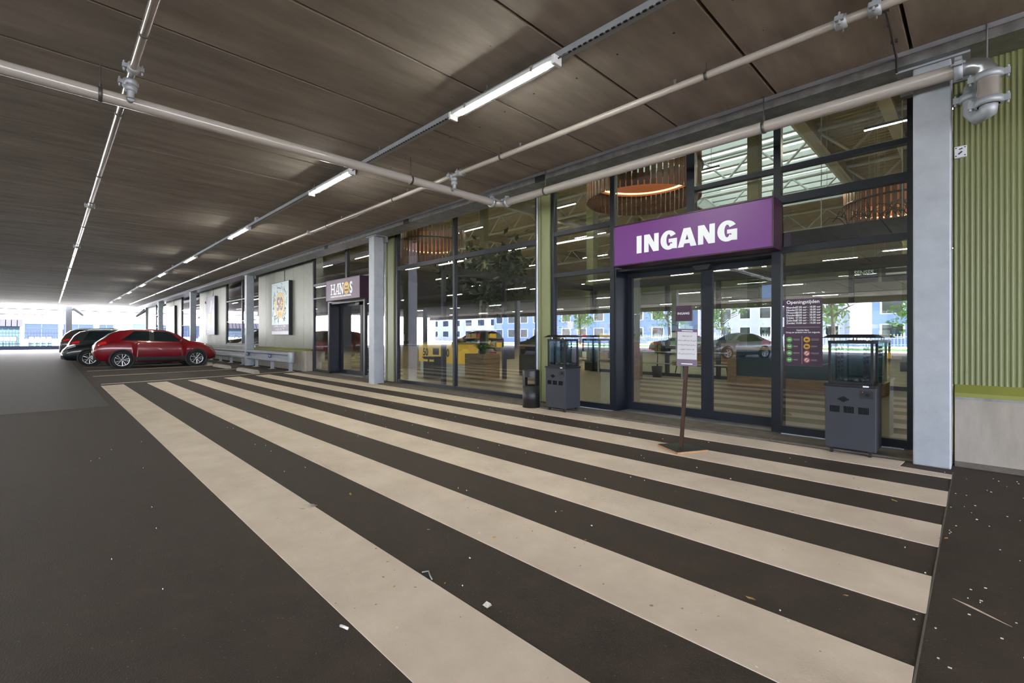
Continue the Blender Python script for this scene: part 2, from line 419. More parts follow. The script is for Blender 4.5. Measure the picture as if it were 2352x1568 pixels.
ords = ['nearest lit strip light hanging over the zebra crossing', 'second lit strip light along the rail, near the crossing pipe', 'third lit strip light along the rail from the camera', 'fourth lit strip light along the rail from the camera',
        'fifth lit strip light along the rail from the camera', 'sixth lit strip light along the rail, over the parked cars', 'seventh lit strip light along the rail, over the parked cars', 'eighth lit strip light along the rail, near its far end', 'last lit strip light at the far end of the rail']
L0 = None
for x, lb in zip(lx, ords):
    if L0 is None:
        L0 = strip_light(lb); L0.location = (x, 3.43, 0)
    else: dup(L0, (x, 3.43, 0), None, lb)
for j, y in enumerate((-4.6, -13.2, -21.5)):
    rail(y + .04, 12, -50, ('perforated rail with strip lights over the driving aisle', 'perforated rail with strip lights over the far parking row', 'perforated rail with strip lights near the open side')[j])
    for i in range(11):
        dup(L0, (9.6 - 5.5 * i, y, 0), None, 'lit strip light of the rows behind the aisle, mirrored in the shop glass')

# ------------------------------------------------------------------ sprinkler pipes
def clamp(parent, p, r, name='coupling'):
    x, y, z = p
    m = MB(); m.lathe([(r, -.045), (r + .018, -.04), (r + .018, .04), (r, .045)], p, 16, 'x')
    for s in (-1, 1):
        m.box(x - .03, x + .03, y + s * (r + .012), y + s * (r + .05), z - .02, z + .02)
        m.cyl((x, y + s * (r + .035), z - .05), (x, y + s * (r + .035), z + .05), .010, 6)
    return m.build(name, 'galvanised', parent)
def xpipe(label, y, z, r, x0, x1, hang, coup, m='pipe_paint', sprink=()):
    t = thing('sprinkler_pipe', label, 'pipe')
    MB().cyl((x0, y, z), (x1, y, z), r, 20).build('tube', m, t)
    for x in hang:
        h = MB(); h.lathe([(r, -.015), (r + .007, -.015), (r + .007, .015), (r, .015)], (x, y, z), 16, 'x'); h.cyl((x, y, z + r), (x, y, ZC), .005, 6)
        h.cyl((x, y, z + r), (x, y, z + r + .03), .012, 6)
        h.build('hanger', 'rod_dark', t)
    for x in coup: clamp(t, (x, y, z), r)
    for x in sprink:
        s = MB(); s.cyl((x, y, z + r - .005), (x, y, z + r + .045), .013, 8); s.cyl((x, y, z + r + .045), (x, y, z + r + .05), .022, 8); s.build('sprinkler_head', 'steel', t)
    return t
xs = [-1.98 - 3.07 * i for i in range(16)]
xpipe('thin cream sprinkler pipe running along the deck above the sign', 4.80, 3.965, .038, 1.5, -50, xs, [-.83, -.60, -6.02, -6.25] + [-12.2 - 6.1 * i for i in range(6)], sprink=[-.51, -2.32, -4.65, -7.6, -10.4])
xpipe('shiny sprinkler pipe running along the deck at the left', .60, 3.965, .036, 1.5, -52, [-5.23, -7.3, -10.37, -12.5] + [-15.4 - 3.0 * i for i in range(12)], [-5.98, -6.38] + [-12.9 - 6.1 * i for i in range(6)], 'pipe_steel')
# main Y pipe and its branch along the front
t = thing('main_pipe', 'thick cream pipe crossing the ceiling from left to the corner joint', 'pipe')
PX, PZ = -6.30, 3.735
MB().cyl((PX, -9.0, PZ), (PX, 5.80, PZ), .066, 24).build('tube', 'pipe_paint', t)
for yy in (.37, 4.03, -4.0):
    h = MB(); h.lathe([(.066, -.016), (.074, -.016), (.074, .016), (.066, .016)], (PX, yy, PZ), 18, 'y'); h.cyl((PX, yy, PZ + .066), (PX, yy, ZC), .006, 6); h.cyl((PX, yy, PZ + .07), (PX, yy, PZ + .11), .014, 6)
    h.build('hanger', 'rod_dark', t)
for yy in (.60, 4.80):
    rz_ = MB(); rz_.cyl((PX + .12, yy, PZ + .0), (PX + .12, yy, 3.93), .034, 14); rz_.cyl((PX + .12, yy, PZ), (PX, yy, PZ), .03, 10)
    rz_.lathe([(.034, -.03), (.052, -.025), (.052, .025), (.034, .03)], (PX + .12, yy, PZ + .10), 14); rz_.lathe([(.034, -.03), (.052, -.025), (.052, .025), (.034, .03)], (PX + .12, yy, 3.90), 14)
    rz_.build('riser', 'galvanised', t)
m = MB(); m.lathe([(.066, -.04), (.088, -.035), (.088, .035), (.066, .04)], (PX, -.42, PZ), 18, 'y'); m.build('coupling', 'galv_dark', t)
t2 = thing('branch_pipe', 'thick cream pipe above the shop entrance ending in an elbow', 'pipe')
BY = 5.95
MB().cyl((PX + .15, BY, PZ), (-.14, BY, PZ), .066, 24).build('tube', 'pipe_paint', t2)
el = MB(); el.tube([(PX + .16, BY, PZ), (PX + .09, BY - .02, PZ), (PX + .02, BY - .09, PZ), (PX, BY - .16, PZ)], .068, 16); el.build('corner_elbow', 'pipe_paint', t2)
def collar(parent, p, axis, r=.068):
    m = MB(); m.lathe([(r, -.032), (r + .022, -.028), (r + .022, .028), (r, .032)], p, 20, axis)
    x, y, z = p
    if axis == 'x':
        for s in (-1, 1): m.box(x - .025, x + .025, y + s * (r + .01), y + s * (r + .06), z + .0, z + .035); m.cyl((x - .05, y + s * (r + .045), z + .015), (x + .05, y + s * (r + .045), z + .015), .011, 6)
        m.box(x - .025, x + .025, y - .03, y + .03, z + r, z + r + .045)
    elif axis == 'y':
        for s in (-1, 1): m.box(x + s * (r + .01), x + s * (r + .06), y - .025, y + .025, z, z + .035)
        m.box(x - .03, x + .03, y - .025, y + .025, z + r, z + r + .045)
    else:
        for s in (-1, 1): m.box(x + s * (r + .01), x + s * (r + .06), y - .02, y + .02, z - .028, z + .028); m.cyl((x + s * (r + .045), y, z - .05), (x + s * (r + .045), y, z + .05), .011, 6)
    return m.build('coupling', 'galvanised', parent)
collar(t2, (PX + .20, BY, PZ), 'x'); collar(t2, (PX, BY - .19, PZ), 'y'); collar(t2, (-.13, BY, PZ), 'x')
for x in (-1.78, -5.17):
    h = MB(); h.lathe([(.066, -.016), (.075, -.016), (.075, .016), (.066, .016)], (x, BY, PZ), 18, 'x'); h.cyl((x, BY, PZ + .066), (x, BY, ZC), .007, 6); h.cyl((x, BY, PZ + .07), (x, BY, PZ + .13), .016, 6); h.build('hanger', 'rod_dark', t2)
el = MB(); el.tube([(-.12, BY, PZ), (-.04, BY, PZ + .0), (.03, BY, PZ - .03), (.06, BY, PZ - .09), (.065, BY, PZ - .14)], [.068, .07, .07, .07, .068], 20); el.build('elbow', 'steel', t2)
MB().cyl((.065, BY, PZ - .13), (.065, BY, PZ - .36), .078, 20).build('drop_stub', 'pipe_steel', t2)
collar(t2, (.065, BY, PZ - .13), 'z', .074); collar(t2, (.065, BY, PZ - .36), 'z', .074)
el = MB(); el.tube([(.065, BY, PZ - .36), (.06, BY + .04, PZ - .43), (.0, BY + .10, PZ - .44), (-.04, BY + .16, PZ - .36), (-.045, BY + .18, PZ - .2), (-.045, BY + .25, PZ - .12), (-.045, BY + .5, PZ - .10)], .066, 16); el.build('return_bend', 'galvanised', t2)
collar(t2, (-.045, BY + .18, PZ - .22), 'z', .066)
h = MB(); h.cyl((.055, BY + .05, PZ), (.055, BY + .05, ZC), .007, 6); h.build('hanger', 'steel', t2)
# thin conduit on the ceiling by the right column
t = thing('conduit', 'thin dark conduit crossing the ceiling planks near the right column', 'conduit')
MB().tube([(-.565, .0, 4.085), (-.565, 5.4, 4.085), (-.575, 5.98, 4.05), (-.58, 6.05, 3.93)], .011, 8).build('tube', 'rod_dark', t)
for y in (4.4, 5.1, 5.7):
    B(-.59, -.54, y - .012, y + .012, 4.07, 4.10).build('clip', 'rod_dark', t)

# ------------------------------------------------------------------ shop front
def frame_window(name, label, x0, x1, verts_, bars, ztop=4.20, panes=(), y=GY, depth=.10, bottom=.06):
    """verts_: [(x, width, z0, z1)], bars: [(x0,x1,z,height)], panes: [(x0,x1,z0,z1)]"""
    t = thing(name, label, 'window', (0, 0, 0), 0, None, 'structure')
    for (x, w, a, b) in verts_: B(x - w / 2, x + w / 2, y - .05, y - .05 + depth, a, b).build('mullion', 'anthracite', t)
    for (a, b, z, h) in bars: B(a, b, y - .045, y - .045 + depth, z - h / 2, z + h / 2).build('transom', 'anthracite', t)
    for (a, b, c_, d) in panes: B(a, b, y - .006, y + .006, c_, d).build('pane', 'glass', t)
    return t
ZT = 4.2
# entrance section
frame_window('window_1', 'tall dark framed glazing around the right-hand entrance', -5.72, -.5,
    [(-.535, .05, .03, ZT), (-1.86, .085, .03, ZT), (-4.375, .085, .03, ZT), (-5.69, .07, .03, ZT), (-3.02, .12, 3.05, ZT)],
    [(-1.82, -.56, .075, .09), (-1.82, -.56, 2.40, .075), (-4.33, -.56, 3.06, .10), (-2.96, -.56, 3.46, .06), (-5.66, -4.42, .075, .09), (-5.66, -4.42, 2.42, .075), (-5.66, -4.42, 3.20, .08), (-4.33, -1.9, 2.45, .10)], ZT,
    [(-1.82, -.56, .12, 2.36), (-1.82, -.56, 2.44, 3.01), (-1.82, -.56, 3.11, 3.43), (-1.82, -.56, 3.49, ZT), (-5.655, -4.42, .12, 2.38), (-5.655, -4.42, 2.46, 3.16), (-5.655, -4.42, 3.24, ZT),
     (-4.33, -3.08, 3.11, ZT), (-2.96, -1.90, 3.11, 3.43), (-2.96, -1.90, 3.49, ZT)])
st = bpy.data.objects['window_1']
B(-1.80, -.58, 6.70, 6.745, .02, .034).build('sill_strip', 'silver_strip', st); B(-5.65, -4.35, 6.70, 6.745, .02, .034).build('sill_strip', 'silver_strip', st)
# middle section
frame_window('window_2', 'wide dark framed glazing between the two olive pilasters', -11.35, -6.06,
    [(-6.10, .06, .02, ZT), (-8.72, .07, .02, ZT), (-11.28, .12, .02, ZT)], [(-11.2, -6.13, .06, .09), (-11.2, -6.13, 3.13, .10)], ZT,
    [(-8.68, -6.13, .10, 3.08), (-8.68, -6.13, 3.18, ZT), (-11.22, -8.76, .10, 3.08), (-11.22, -8.76, 3.18, ZT)])
# name-sign section
frame_window('window_3', 'dark framed glazing around the left-hand entrance', -17.0, -11.8,
    [(-11.87, .05, .02, ZT), (-13.1, .09, .02, 2.45), (-15.63, .09, .02, 2.45), (-16.93, .08, .02, ZT), (-14.3, .12, 3.06, ZT)],
    [(-13.06, -11.9, .06, .09), (-16.89, -15.68, .06, .09), (-15.6, -13.1, 2.45, .09), (-16.89, -11.9, 3.10, .08), (-16.89, -15.68, 2.62, .04), (-13.06, -11.9, 2.62, .04)], ZT,
    [(-13.06, -11.9, .1, 2.60), (-13.06, -11.9, 2.64, 3.06), (-16.89, -15.68, .1, 2.60), (-16.89, -15.68, 2.64, 3.06), (-14.24, -11.9, 3.14, ZT), (-16.89, -14.36, 3.14, ZT)])
# pilasters
for i, (a, b, lb) in enumerate(((-6.05, -5.73, 'olive metal pilaster beside the gas heater and bin'), (-11.80, -11.36, 'narrow olive metal pilaster beside the sign column'))):
    t = struct(thing('trim_%d' % (5 + i), lb, 'pilaster'), lb, 'pilaster')
    B(a, b, 6.72, 6.95, 0.03, ZT).build('panel', 'olive_panel', t)
    B(a + .07, a + .10, 6.70, 6.73, .03, ZT).build('rib', 'olive_panel', t); B(a - .0, a + .035, 6.70, 6.73, .03, ZT).build('rib', 'silver_strip', t)
# entrance doors (recessed sliding doors in a dark portal)
def sliding_door(name, x0, x1, label, mid):
    t = thing(name, label, 'door', kind='structure')
    DY = 7.15
    B(x0 - .01, x0 + .03, 6.76, DY + .1, .02, 2.42).build('reveal', 'anthracite', t); B(x1 - .03, x1 + .01, 6.76, DY + .1, .02, 2.42).build('reveal', 'anthracite', t)
    B(x0, x1, 6.80, DY + .12, 2.36, 2.50).build('lintel', 'anthracite', t)
    for (a, b) in ((x0 + .03, mid), (mid, x1 - .03)):
        f = MB(); wv = .085
        f.box(a, a + wv, DY - .03, DY + .03, .03, 2.36); f.box(b - wv, b, DY - .03, DY + .03, .03, 2.36); f.box(a + wv, b - wv, DY - .03, DY + .03, .03, .15); f.box(a + wv, b - wv, DY - .03, DY + .03, 2.28, 2.36)
        lf = f.build('leaf_frame', 'anthracite_matt', t)
        B(a + wv, b - wv, DY - .006, DY + .006, .15, 2.28).build('pane', 'glass', lf)
    s = MB(); s.prism([(-.14, 0), (.14, 0), (.10, -.07), (-.10, -.07)], 'y', DY - .16, DY - .03); s.build('sensor', 'black', t, .01, (mid - .03, 0, 2.36))
    B(x0 + .05, x1 - .05, 6.80, DY + .1, 0.0, .025).build('threshold', 'galv_dark', t)
    return t
d1 = sliding_door('door_1', -4.33, -1.90, 'dark framed sliding entrance door under the large purple sign', -2.93)
d2 = sliding_door('door_2', -15.58, -13.15, 'dark framed sliding door under the smaller sign with the yellow dot', -14.0)
# kerb strip before the glass
kb = struct(B(-17.0, -.45, 6.24, 6.78, 0, .022).build('trim_7', 'concrete_kerb'), 'dark concrete kerb strip along the foot of the shop glass', 'kerb')
B(-4.45, -1.80, 6.20, 6.78, .0, .028).build('door_plate', 'concrete_kerb', kb)

# purple sign boxes
def sign_box(name, label, x0, x1, z0, z1, face, y=6.40, d=.36):
    t = thing(name, label, 'sign', ((x0 + x1) / 2, y, (z0 + z1) / 2))
    hw, hh = (x1 - x0) / 2, (z1 - z0) / 2
    B(-hw + .004, hw - .004, .02, d, -hh + .004, hh - .004).build('case', 'maroon_edge', t)
    f = MB(); e = .022
    f.box(-hw, hw, 0, .03, hh - e, hh); f.box(-hw, hw, 0, .03, -hh, -hh + e); f.box(-hw, -hw + e, 0, .03, -hh + e, hh - e); f.box(hw - e, hw, 0, .03, -hh + e, hh - e)
    f.build('frame', 'maroon_edge', t, .006)
    B(-hw + e, hw - e, .008, .022, -hh + e, hh - e).build('face', face, t)
    return t
s1 = sign_box('entrance_sign', 'large purple entrance sign with bold white INGANG lettering', -4.13, -1.80, 2.385, 3.035, 'purple')
def block_letter(ch, x0, x1, z0, z1, yb=.002, th=.006):
    g = MB(); w_ = x1 - x0; h = z1 - z0; st = .088 * h / .262
    cnt_ = [0]
    def poly(P):
        cnt_[0] += 1; e_ = .00006 * cnt_[0]; g.prism([(x0 + a, z0 + b_) for a, b_ in P], 'y', yb - e_, yb + th + e_)
    if ch == 'I': poly([(0, 0), (w_, 0), (w_, h), (0, h)])
    if ch == 'N':
        poly([(0, 0), (st * .82, 0), (st * .82, h), (0, h)]); poly([(w_ - st * .82, 0), (w_, 0), (w_, h), (w_ - st * .82, h)])
        poly([(0, h), (st * .98, h), (w_, 0), (w_ - st * .98, 0)])
    if ch == 'A':
        m_ = w_ / 2
        poly([(0, 0), (st * .92, 0), (m_ + .01, h * .80), (m_ + .01, h), (m_ - st * .56, h)]); poly([(w_, 0), (w_ - st * .95, 0), (m_ - .01, h * .80), (m_ - .01, h), (m_ + st * .56, h)])
        poly([(w_ * .27, h * .18), (w_ * .73, h * .18), (w_ * .68, h * .38), (w_ * .32, h * .38)])
    if ch == 'G':
        cx, cz, rx, rz = w_ * .5, h / 2, w_ * .5, h * .53; n_ = 26; a0, a1 = math.radians(32), math.radians(325); out = []; inn = []
        for i in range(n_ + 1):
            a = a0 + (a1 - a0) * i / n_; out.append((cx + rx * math.cos(a), cz + rz * math.sin(a))); inn.append((cx + (rx - st * 1.02) * math.cos(a), cz + (rz - st * .62) * math.sin(a)))
        for i in range(n_): poly([out[i], out[i + 1], inn[i + 1], inn[i]])
        poly([(w_ * .50, h * .36), (w_ * .50, h * .56), (w_ * 1.0, h * .56), (w_ * 1.0, h * .36)]); poly([(w_ - st * .82, h * .02), (w_, h * .0), (w_, h * .5), (w_ - st * .82, h * .5)])
    return g.build('letter', 'letter_white', s1)
for ch, xa, xb in zip('INGANG', (-.744, -.617, -.350, -.084, .209, .474), (-.662, -.380, -.097, .187, .440, .729)): block_letter(ch, xa, xb, -.16, .105)
s2 = sign_box('shop_sign', 'smaller purple shop sign with white slab letters and a yellow dot', -15.03, -12.69, 2.41, 3.065, 'purple_old')
def stroke(mb, a, b, w_, yb=.004, th=.006):
    a = Vector((a[0], 0, a[1])); b = Vector((b[0], 0, b[1])); d = (b - a).normalized(); n = Vector((-d.z, 0, d.x)) * w_ / 2
    P = [a + n, a - n, b - n, b + n]; yb = yb - 1e-5 * (len(mb.f) % 100)
    mb._add([(p.x, yb, p.z) for p in P] + [(p.x, yb + th, p.z) for p in P], [(0, 1, 2, 3), (0, 4, 5, 1), (1, 5, 6, 2), (2, 6, 7, 3), (3, 7, 4, 0)])
def ser(mb, x, z, w_=.10): stroke(mb, (x - w_ / 2, z), (x + w_ / 2, z), .038)
zb, zt = -.15, .19
lt = MB()  # H
for x in (-.735, -.535):
    stroke(lt, (x, zb), (x, zt), .065); ser(lt, x, zb + .02, .135); ser(lt, x, zt - .02, .135)
stroke(lt, (-.735, .03), (-.535, .03), .05); lt.build('letter', 'letter_white', s2)
lt = MB()  # A
stroke(lt, (-.43, zb), (-.285, zt), .038); stroke(lt, (-.235, zb), (-.235, zt), .068); stroke(lt, (-.36, -.05), (-.23, -.05), .036); ser(lt, -.43, zb + .02, .12); ser(lt, -.235, zb + .02, .13); stroke(lt, (-.31, zt - .02), (-.20, zt - .02), .04)
lt.build('letter', 'letter_white', s2)
lt = MB()  # N
stroke(lt, (-.115, zb), (-.115, zt), .038); stroke(lt, (-.125, zt), (.065, zb), .068); stroke(lt, (.065, zb + .02), (.065, zt), .038); ser(lt, -.115, zb + .02, .11); stroke(lt, (-.18, zt - .02), (-.10, zt - .02), .04); ser(lt, .065, zt - .02, .12)
lt.build('letter', 'letter_white', s2)
MB().disc((.315, .016), .188, .19, .003, 32).build('yellow_dot', 'print_yellow', s2)
MB().disc((.315, .085), .145, .10, .0015, 28).build('dot_shine', 'print_cream', s2)
text('food\nlovers', .10, 'dot_lettering', 'ink', s2, .315, .0005, .025, .003, 'CENTER', 1., .0005)
text('S', .47, 'letter', 'letter_white', s2, .525, .006, zb + .005, .016, 'LEFT', .82, .003)
text('INTERNATIONALE HORECA GROOTHANDEL', .068, 'strapline', 'letter_white', s2, -.79, .006, -.235, .002, 'LEFT', 1.02, .002)

# printed sheets on the glass
t = thing('opening_hours_sheet', 'dark purple opening hours sheet stuck on the glass beside the right heater', 'notice', (-1.575, GY - .012, .897))
W_, H_ = .42, .862
B(-W_ / 2, W_ / 2, -.004, .004, 0, H_).build('sheet', 'sheet_purple', t)
text('Openingstijden', .060, 'heading', 'letter_white', t, 0, -.006, .80, .0008, 'CENTER', 1, .0006)
days = [('Maandag', '07.00 uur - 18.00 uur'), ('Dinsdag', '07.00 uur - 18.00 uur'), ('Woensdag', '07.00 uur - 18.00 uur'), ('Donderdag', '07.00 uur - 20.00 uur'), ('Vrijdag', '07.00 uur - 18.00 uur'), ('Zaterdag', '07.00 uur - 17.00 uur'), ('Zondag', '10.00 uur - 14.00 uur')]
for i, (a, b) in enumerate(days):
    z = .742 - i * .0335
    text(a, .034, 'day_line', 'letter_white', t, -.185, -.006, z, .0006, 'LEFT', .95, .0006); text(b, .034, 'hours_line', 'letter_white', t, .195, -.006, z, .0006, 'RIGHT', .93, .0006)
B(-.185, .185, -.006, -.003, .497, .500).build('rule', 'print_grey', t)
text('Geachte klant,\nGraag uw aandacht voor het volgende:', .0275, 'notice_line', 'letter_white', t, 0, -.006, .452, .0004, 'CENTER', .88, .0006)
B(-.010, -.007, -.006, -.003, .03, .385).build('rule', 'print_grey', t)
for i in range(4):
    z = .34 - i * .086
    MB().disc((-.15, z), .034, .034, -.007, 20, .003).build('icon', 'icon_green', t)
    g = MB(); [g.box(-.165 + .012 * q, -.157 + .012 * q, -.009, -.006, z - .010, z + .006 + .004 * ((q + i) % 2)) for q in range(3)]; g.build('icon_mark', 'letter_white', t)
    MB().disc((.045, z), .036, .036, -.007, 20, .003).build('icon', 'icon_orange' if i < 2 else 'icon_red', t)
    if i < 2:
        g = MB(); g.box(.028, .062, -.009, -.006, z - .008, z + .006); g.box(.034, .040, -.009, -.006, z - .012, z + .016); g.build('icon_mark', 'ink', t)
    else:
        MB().disc((.045, z), .026, .026, -.009, 20, .002).build('icon_mark', 'icon_pink', t)
        g = MB(); stroke(g, (.027, z - .018), (.063, z + .018), .008, -.011, .002); g.build('icon_bar', 'icon_red', t)
    for q in range(2):
        B(-.105, -.035 - .02 * (i % 2), -.006, -.003, z + .004 - q * .010, z + .007 - q * .010).build('caption', 'print_grey', t)
        B(.092, .175 - .02 * (i % 2), -.006, -.003, z + .006 - q * .012, z + .009 - q * .012).build('caption', 'print_grey', t)
t = thing('door_sheet', 'square dark purple INGANG sheet stuck on the left door leaf', 'notice', (-3.30, 7.13, 1.52))
B(-.13, .13, -.003, .003, 0, .245).build('sheet', 'sheet_purple', t)
text('INGANG', .050, 'lettering', 'letter_white', t, 0, -.005, .105, .0008, 'CENTER', 1, .0006)

# ------------------------------------------------------------------ right-hand wall
wr = struct(thing('wall_right', 'ribbed olive metal wall beside the right column', 'wall'), 'ribbed olive metal wall beside the right column', 'wall')
n = 360; pts = []
for i in range(n + 1):
    x = -.18 + i * .0098; ph = (i % 4); pts.append((x, 6.44 - (.0, .009, .009, .0)[ph]))
m = MB(); zz0, zz1 = .80, 4.2
vs = [(x, y, zz0) for x, y in pts] + [(x, y, zz1) for x, y in pts]
m._add(vs, [(i, i + 1, n + 2 + i, n + 1 + i) for i in range(n)])
m.build('ribbed_sheet', 'olive_panel', wr)
B(-.18, 14, 6.45, 6.6, 0, 4.2).build('backing', 'olive_deep', wr)
MB().prism([(6.45, .685), (6.33, .685), (6.33, .725), (6.43, .80), (6.45, .80)], 'x', -.165, 14).build('sloping_sill', 'olive_sill', wr)
B(-.165, 14, 6.345, 6.45, .66, .685).build('joint_strip', 'galv_dark', wr)
for i, (a, b) in enumerate(((-.165, .62), (.626, 3.0), (3.006, 14))):
    B(a, b, 6.35, 6.46, .05, .66).build('plinth_slab', 'concrete_plinth', wr)
B(-.165, 14, 6.33, 6.46, 0, .05).build('footing', 'concrete_kerb', wr)
t = thing('junction_box', 'small white mounting box on the olive wall by the column', 'box', (-.125, 6.42, 3.05))
B(-.045, .045, -.035, .01, 0, .11).build('case', 'print_white', t, .004)
g = MB(); [g.cyl((x, -.036, z), (x, -.039, z), .006, 8) for x in (-.032, .032) for z in (.016, .094)]; g.build('screw', 'ink', t)
g = MB(); stroke(g, (-.015, .03), (.012, .055), .012, -.040, .003); stroke(g, (-.01, .078), (.015, .085), .010, -.040, .003); g.build('mark', 'ink', t)
# ------------------------------------------------------------------ left part of the front: panels, windows, plinth
WY = 6.85
wl = struct(thing('wall_left', 'pale panelled wall with poster boxes beyond the shop front', 'wall'), 'pale panelled wall with poster boxes beyond the shop front', 'wall')
def panels(x0, x1, n, z0, z1):
    w_ = (x1 - x0) / n
    for i in range(n): B(x0 + i * w_ + .006, x0 + (i + 1) * w_ - .006, WY, WY + .1, z0, z1).build('panel', 'pale_panel', wl)
    B(x0, x1, WY + .02, WY + .3, z0, z1).build('backing', 'galv_dark', wl)
panels(-23.4, -17.0, 6, .80, 4.2); panels(-35.2, -29.0, 6, .85, 4.2); panels(-47.2, -41.0, 6, .85, 4.2)
MB().prism([(6.9, .70), (6.58, .70), (6.58, .745), (6.86, .82), (6.9, .82)], 'x', -23.4, -17.45).build('sloping_sill', 'olive_sill', wl)
B(-23.4, -17.1, 6.62, 6.95, 0, .70).build('plinth_slab', 'concrete_plinth', wl); B(-17.45, -17.05, 6.56, 6.95, 0, .74).build('plinth_end', 'concrete_plinth', wl)
for i in range(12):
    a = -23.42 - 2.4 * (i + 1); B(a + .01, a + 2.39, 6.78, 6.98, 0, .78).build('plinth_slab', 'pale_panel', wl)
B(-52.5, -23.4, 6.72, 6.95, .78, .85).build('sill', 'galvanised', wl)
for nm, a, b, mid, lb in (('window_4', -29.0, -23.4, -26.1, 'tall window behind the column between the two lit posters'), ('window_5', -41.0, -35.2, -38.1, 'tall window past the lilac poster'), ('window_6', -52.5, -47.2, -49.8, 'tall window near the far end of the wall')):
    frame_window(nm, lb, a, b, [(a + .04, .08, .85, ZT), (mid, .09, .85, ZT), (b - .04, .08, .85, ZT)], [(a, b, .89, .07), (a, b, 3.15, .05), (a, b, 2.05, .03)], ZT,
                 [(a + .08, mid - .05, .92, 3.12), (mid + .05, b - .08, .92, 3.12), (a + .08, mid - .05, 3.18, ZT), (mid + .05, b - .08, 3.18, ZT)], 6.92)
B(-59, -52.5, 6.9, 7.1, 0, 4.2).build('end_panel', 'pale_panel', wl)
def poster(label, x0, x1, z0, z1, face, y=6.70):
    t = thing('poster_box', label, 'poster', ((x0 + x1) / 2, y, z0), 0, 'lit poster boxes on the pale wall')
    hw = (x1 - x0) / 2; h = z1 - z0
    B(-hw, hw, .012, .148, 0, h).build('case', 'black', t)
    B(-hw + .02, hw - .02, 0, .012, .02, h - .02).build('poster_face', face, t)
    MB().tube([(.25, .10, h), (.25, .10, h + .42), (.22, .10, h + .46), (-.55, .10, h + .48)], .014, 6).build('feed_conduit', 'rod_dark', t)
    return t
p = poster('lit anniversary poster box with a yellow egg and a purple 50', -21.16, -19.19, 1.33, 3.50, 'print_pale')
MB().disc((0, 1.22), .55, .53, -.004, 36, .004).build('egg', 'print_yellow', p)
MB().disc((0, 1.26), .50, .46, -.0055, 36, .002).build('egg_shine', 'print_cream', p)
text('50', .74, 'number', 'print_purple', p, 0, -.008, 1.02, .022, 'CENTER', .95, .002)
g = MB(); stroke(g, (.02, 1.20), (.44, 1.36), .05, -.011, .003); stroke(g, (.06, 1.12), (.42, 1.24), .02, -.011, .003); g.build('number_band', 'print_yellow', p)
text('JAAR', .20, 'word', 'print_yellow', p, 0, -.008, .80, .008, 'CENTER', .9, .002)
B(-.965, .965, -.003, 0, .16, .42).build('band', 'print_purple', p)
text('PROFITEER HET HELE JAAR\nVAN JUBILEUMACTIES', .118, 'band_text', 'print_white', p, 0, -.006, .315, .003, 'CENTER', .95, .002)
B(-.965, .965, -.003, 0, .03, .155).build('foot_band', 'print_white', p)
g = MB(); rnd = random.Random(4)
for i in range(80):
    a = rnd.uniform(0, 2 * PI); r = rnd.uniform(.62, .95); cx, cz = .95 * r * math.cos(a), 1.24 + .95 * r * math.sin(a)
    if abs(cx) > .88 or not .50 < cz < 2.08: continue
    d = rnd.uniform(0, PI); l = rnd.uniform(.03, .12); stroke(g, (cx - l * math.cos(d), cz - l * math.sin(d)), (cx + l * math.cos(d), cz + l * math.sin(d)), rnd.choice((.01, .015, .03)), -.003, .003)
g.build('sketches', 'ink', p)
p = poster('dim lilac poster box with a glass of golden beer', -32.8, -30.75, 1.36, 3.60, 'print_lilac')
g = MB(); g.prism([(-.36, .62), (.12, .58), (.26, 1.25), (-.44, 1.25)], 'y', -.004, 0); g.build('beer_glass', 'print_cream', p)
g = MB(); g.prism([(-.30, .75), (.06, .72), (.14, 1.02), (-.36, 1.05)], 'y', -.006, -.002); g.build('beer', 'print_yellow', p)
g = MB(); stroke(g, (.1, 1.3), (.32, 2.0), .16, -.004, .004); stroke(g, (-.1, 1.2), (.02, 1.6), .1, -.004, .004); g.build('bottle', 'print_white', p)
B(-.9, -.1, -.004, 0, .26, .31).build('caption', 'print_white', p); B(-.9, -.3, -.004, 0, .16, .20).build('caption', 'print_white', p)
p = poster('far pale poster box beyond the lilac one', -44.9, -42.7, 1.36, 3.60, 'print_pale')
t = thing('alarm_light', 'small red alarm light on the wall beside the lilac poster', 'light', (-33.3, 6.84, 3.33)); MB().lathe([(.0, -.09), (.07, -.08), (.08, -.02), (.10, 0), (.10, .01)], (0, 0, 0), 14, 'y').build('dome', 'bar_red', t)

# ------------------------------------------------------------------ guard rail, wheel stops
t = thing('guard_rail', 'galvanised guard rail with parking plates along the pale wall', 'guard rail', (0, 6.2, 0))
prof = [(-.02, .30), (-.07, .335), (-.07, .40), (-.01, .45), (-.01, .56), (-.07, .61), (-.07, .675), (-.02, .71), (-.015, .70), (-.055, .67), (-.055, .615), (.005, .565), (.005, .445), (-.055, .395), (-.055, .34), (-.015, .31)]
MB().prism(prof, 'x', -52, -17.62).build('beam', 'galvanised', t)
e = MB(); e.lathe([(.0, .295), (.105, .30), (.12, .33), (.12, .68), (.105, .71), (0, .715)], (-17.62, .05, 0), 16); e.build('end_cap', 'galvanised', t)
po = None
for i in range(15):
    x = -17.75 - 1.95 * i
    if po is None:
        q = MB(); q.box(-.05, .05, .01, .022, 0, .62); q.box(-.05, -.04, .02, .11, 0, .62); q.box(.04, .05, .02, .11, 0, .62); q.box(-.12, .12, -.06, .16, 0, .012)
        po = q.build('post', 'galvanised', t); po.location = (x, 0, 0)
    else: copyobj(po, t, (x, 0, 0))
for x in (-19.55, -22.45):
    pl_ = B(x - .16, x + .16, -.085, -.075, .44, .60).build('parking_plate', 'plate_blue', t)
    text('Klant', .07, 'plate_text', 'letter_white', pl_, x, -.088, .50, .001, 'CENTER', 1, .001)
ws = None
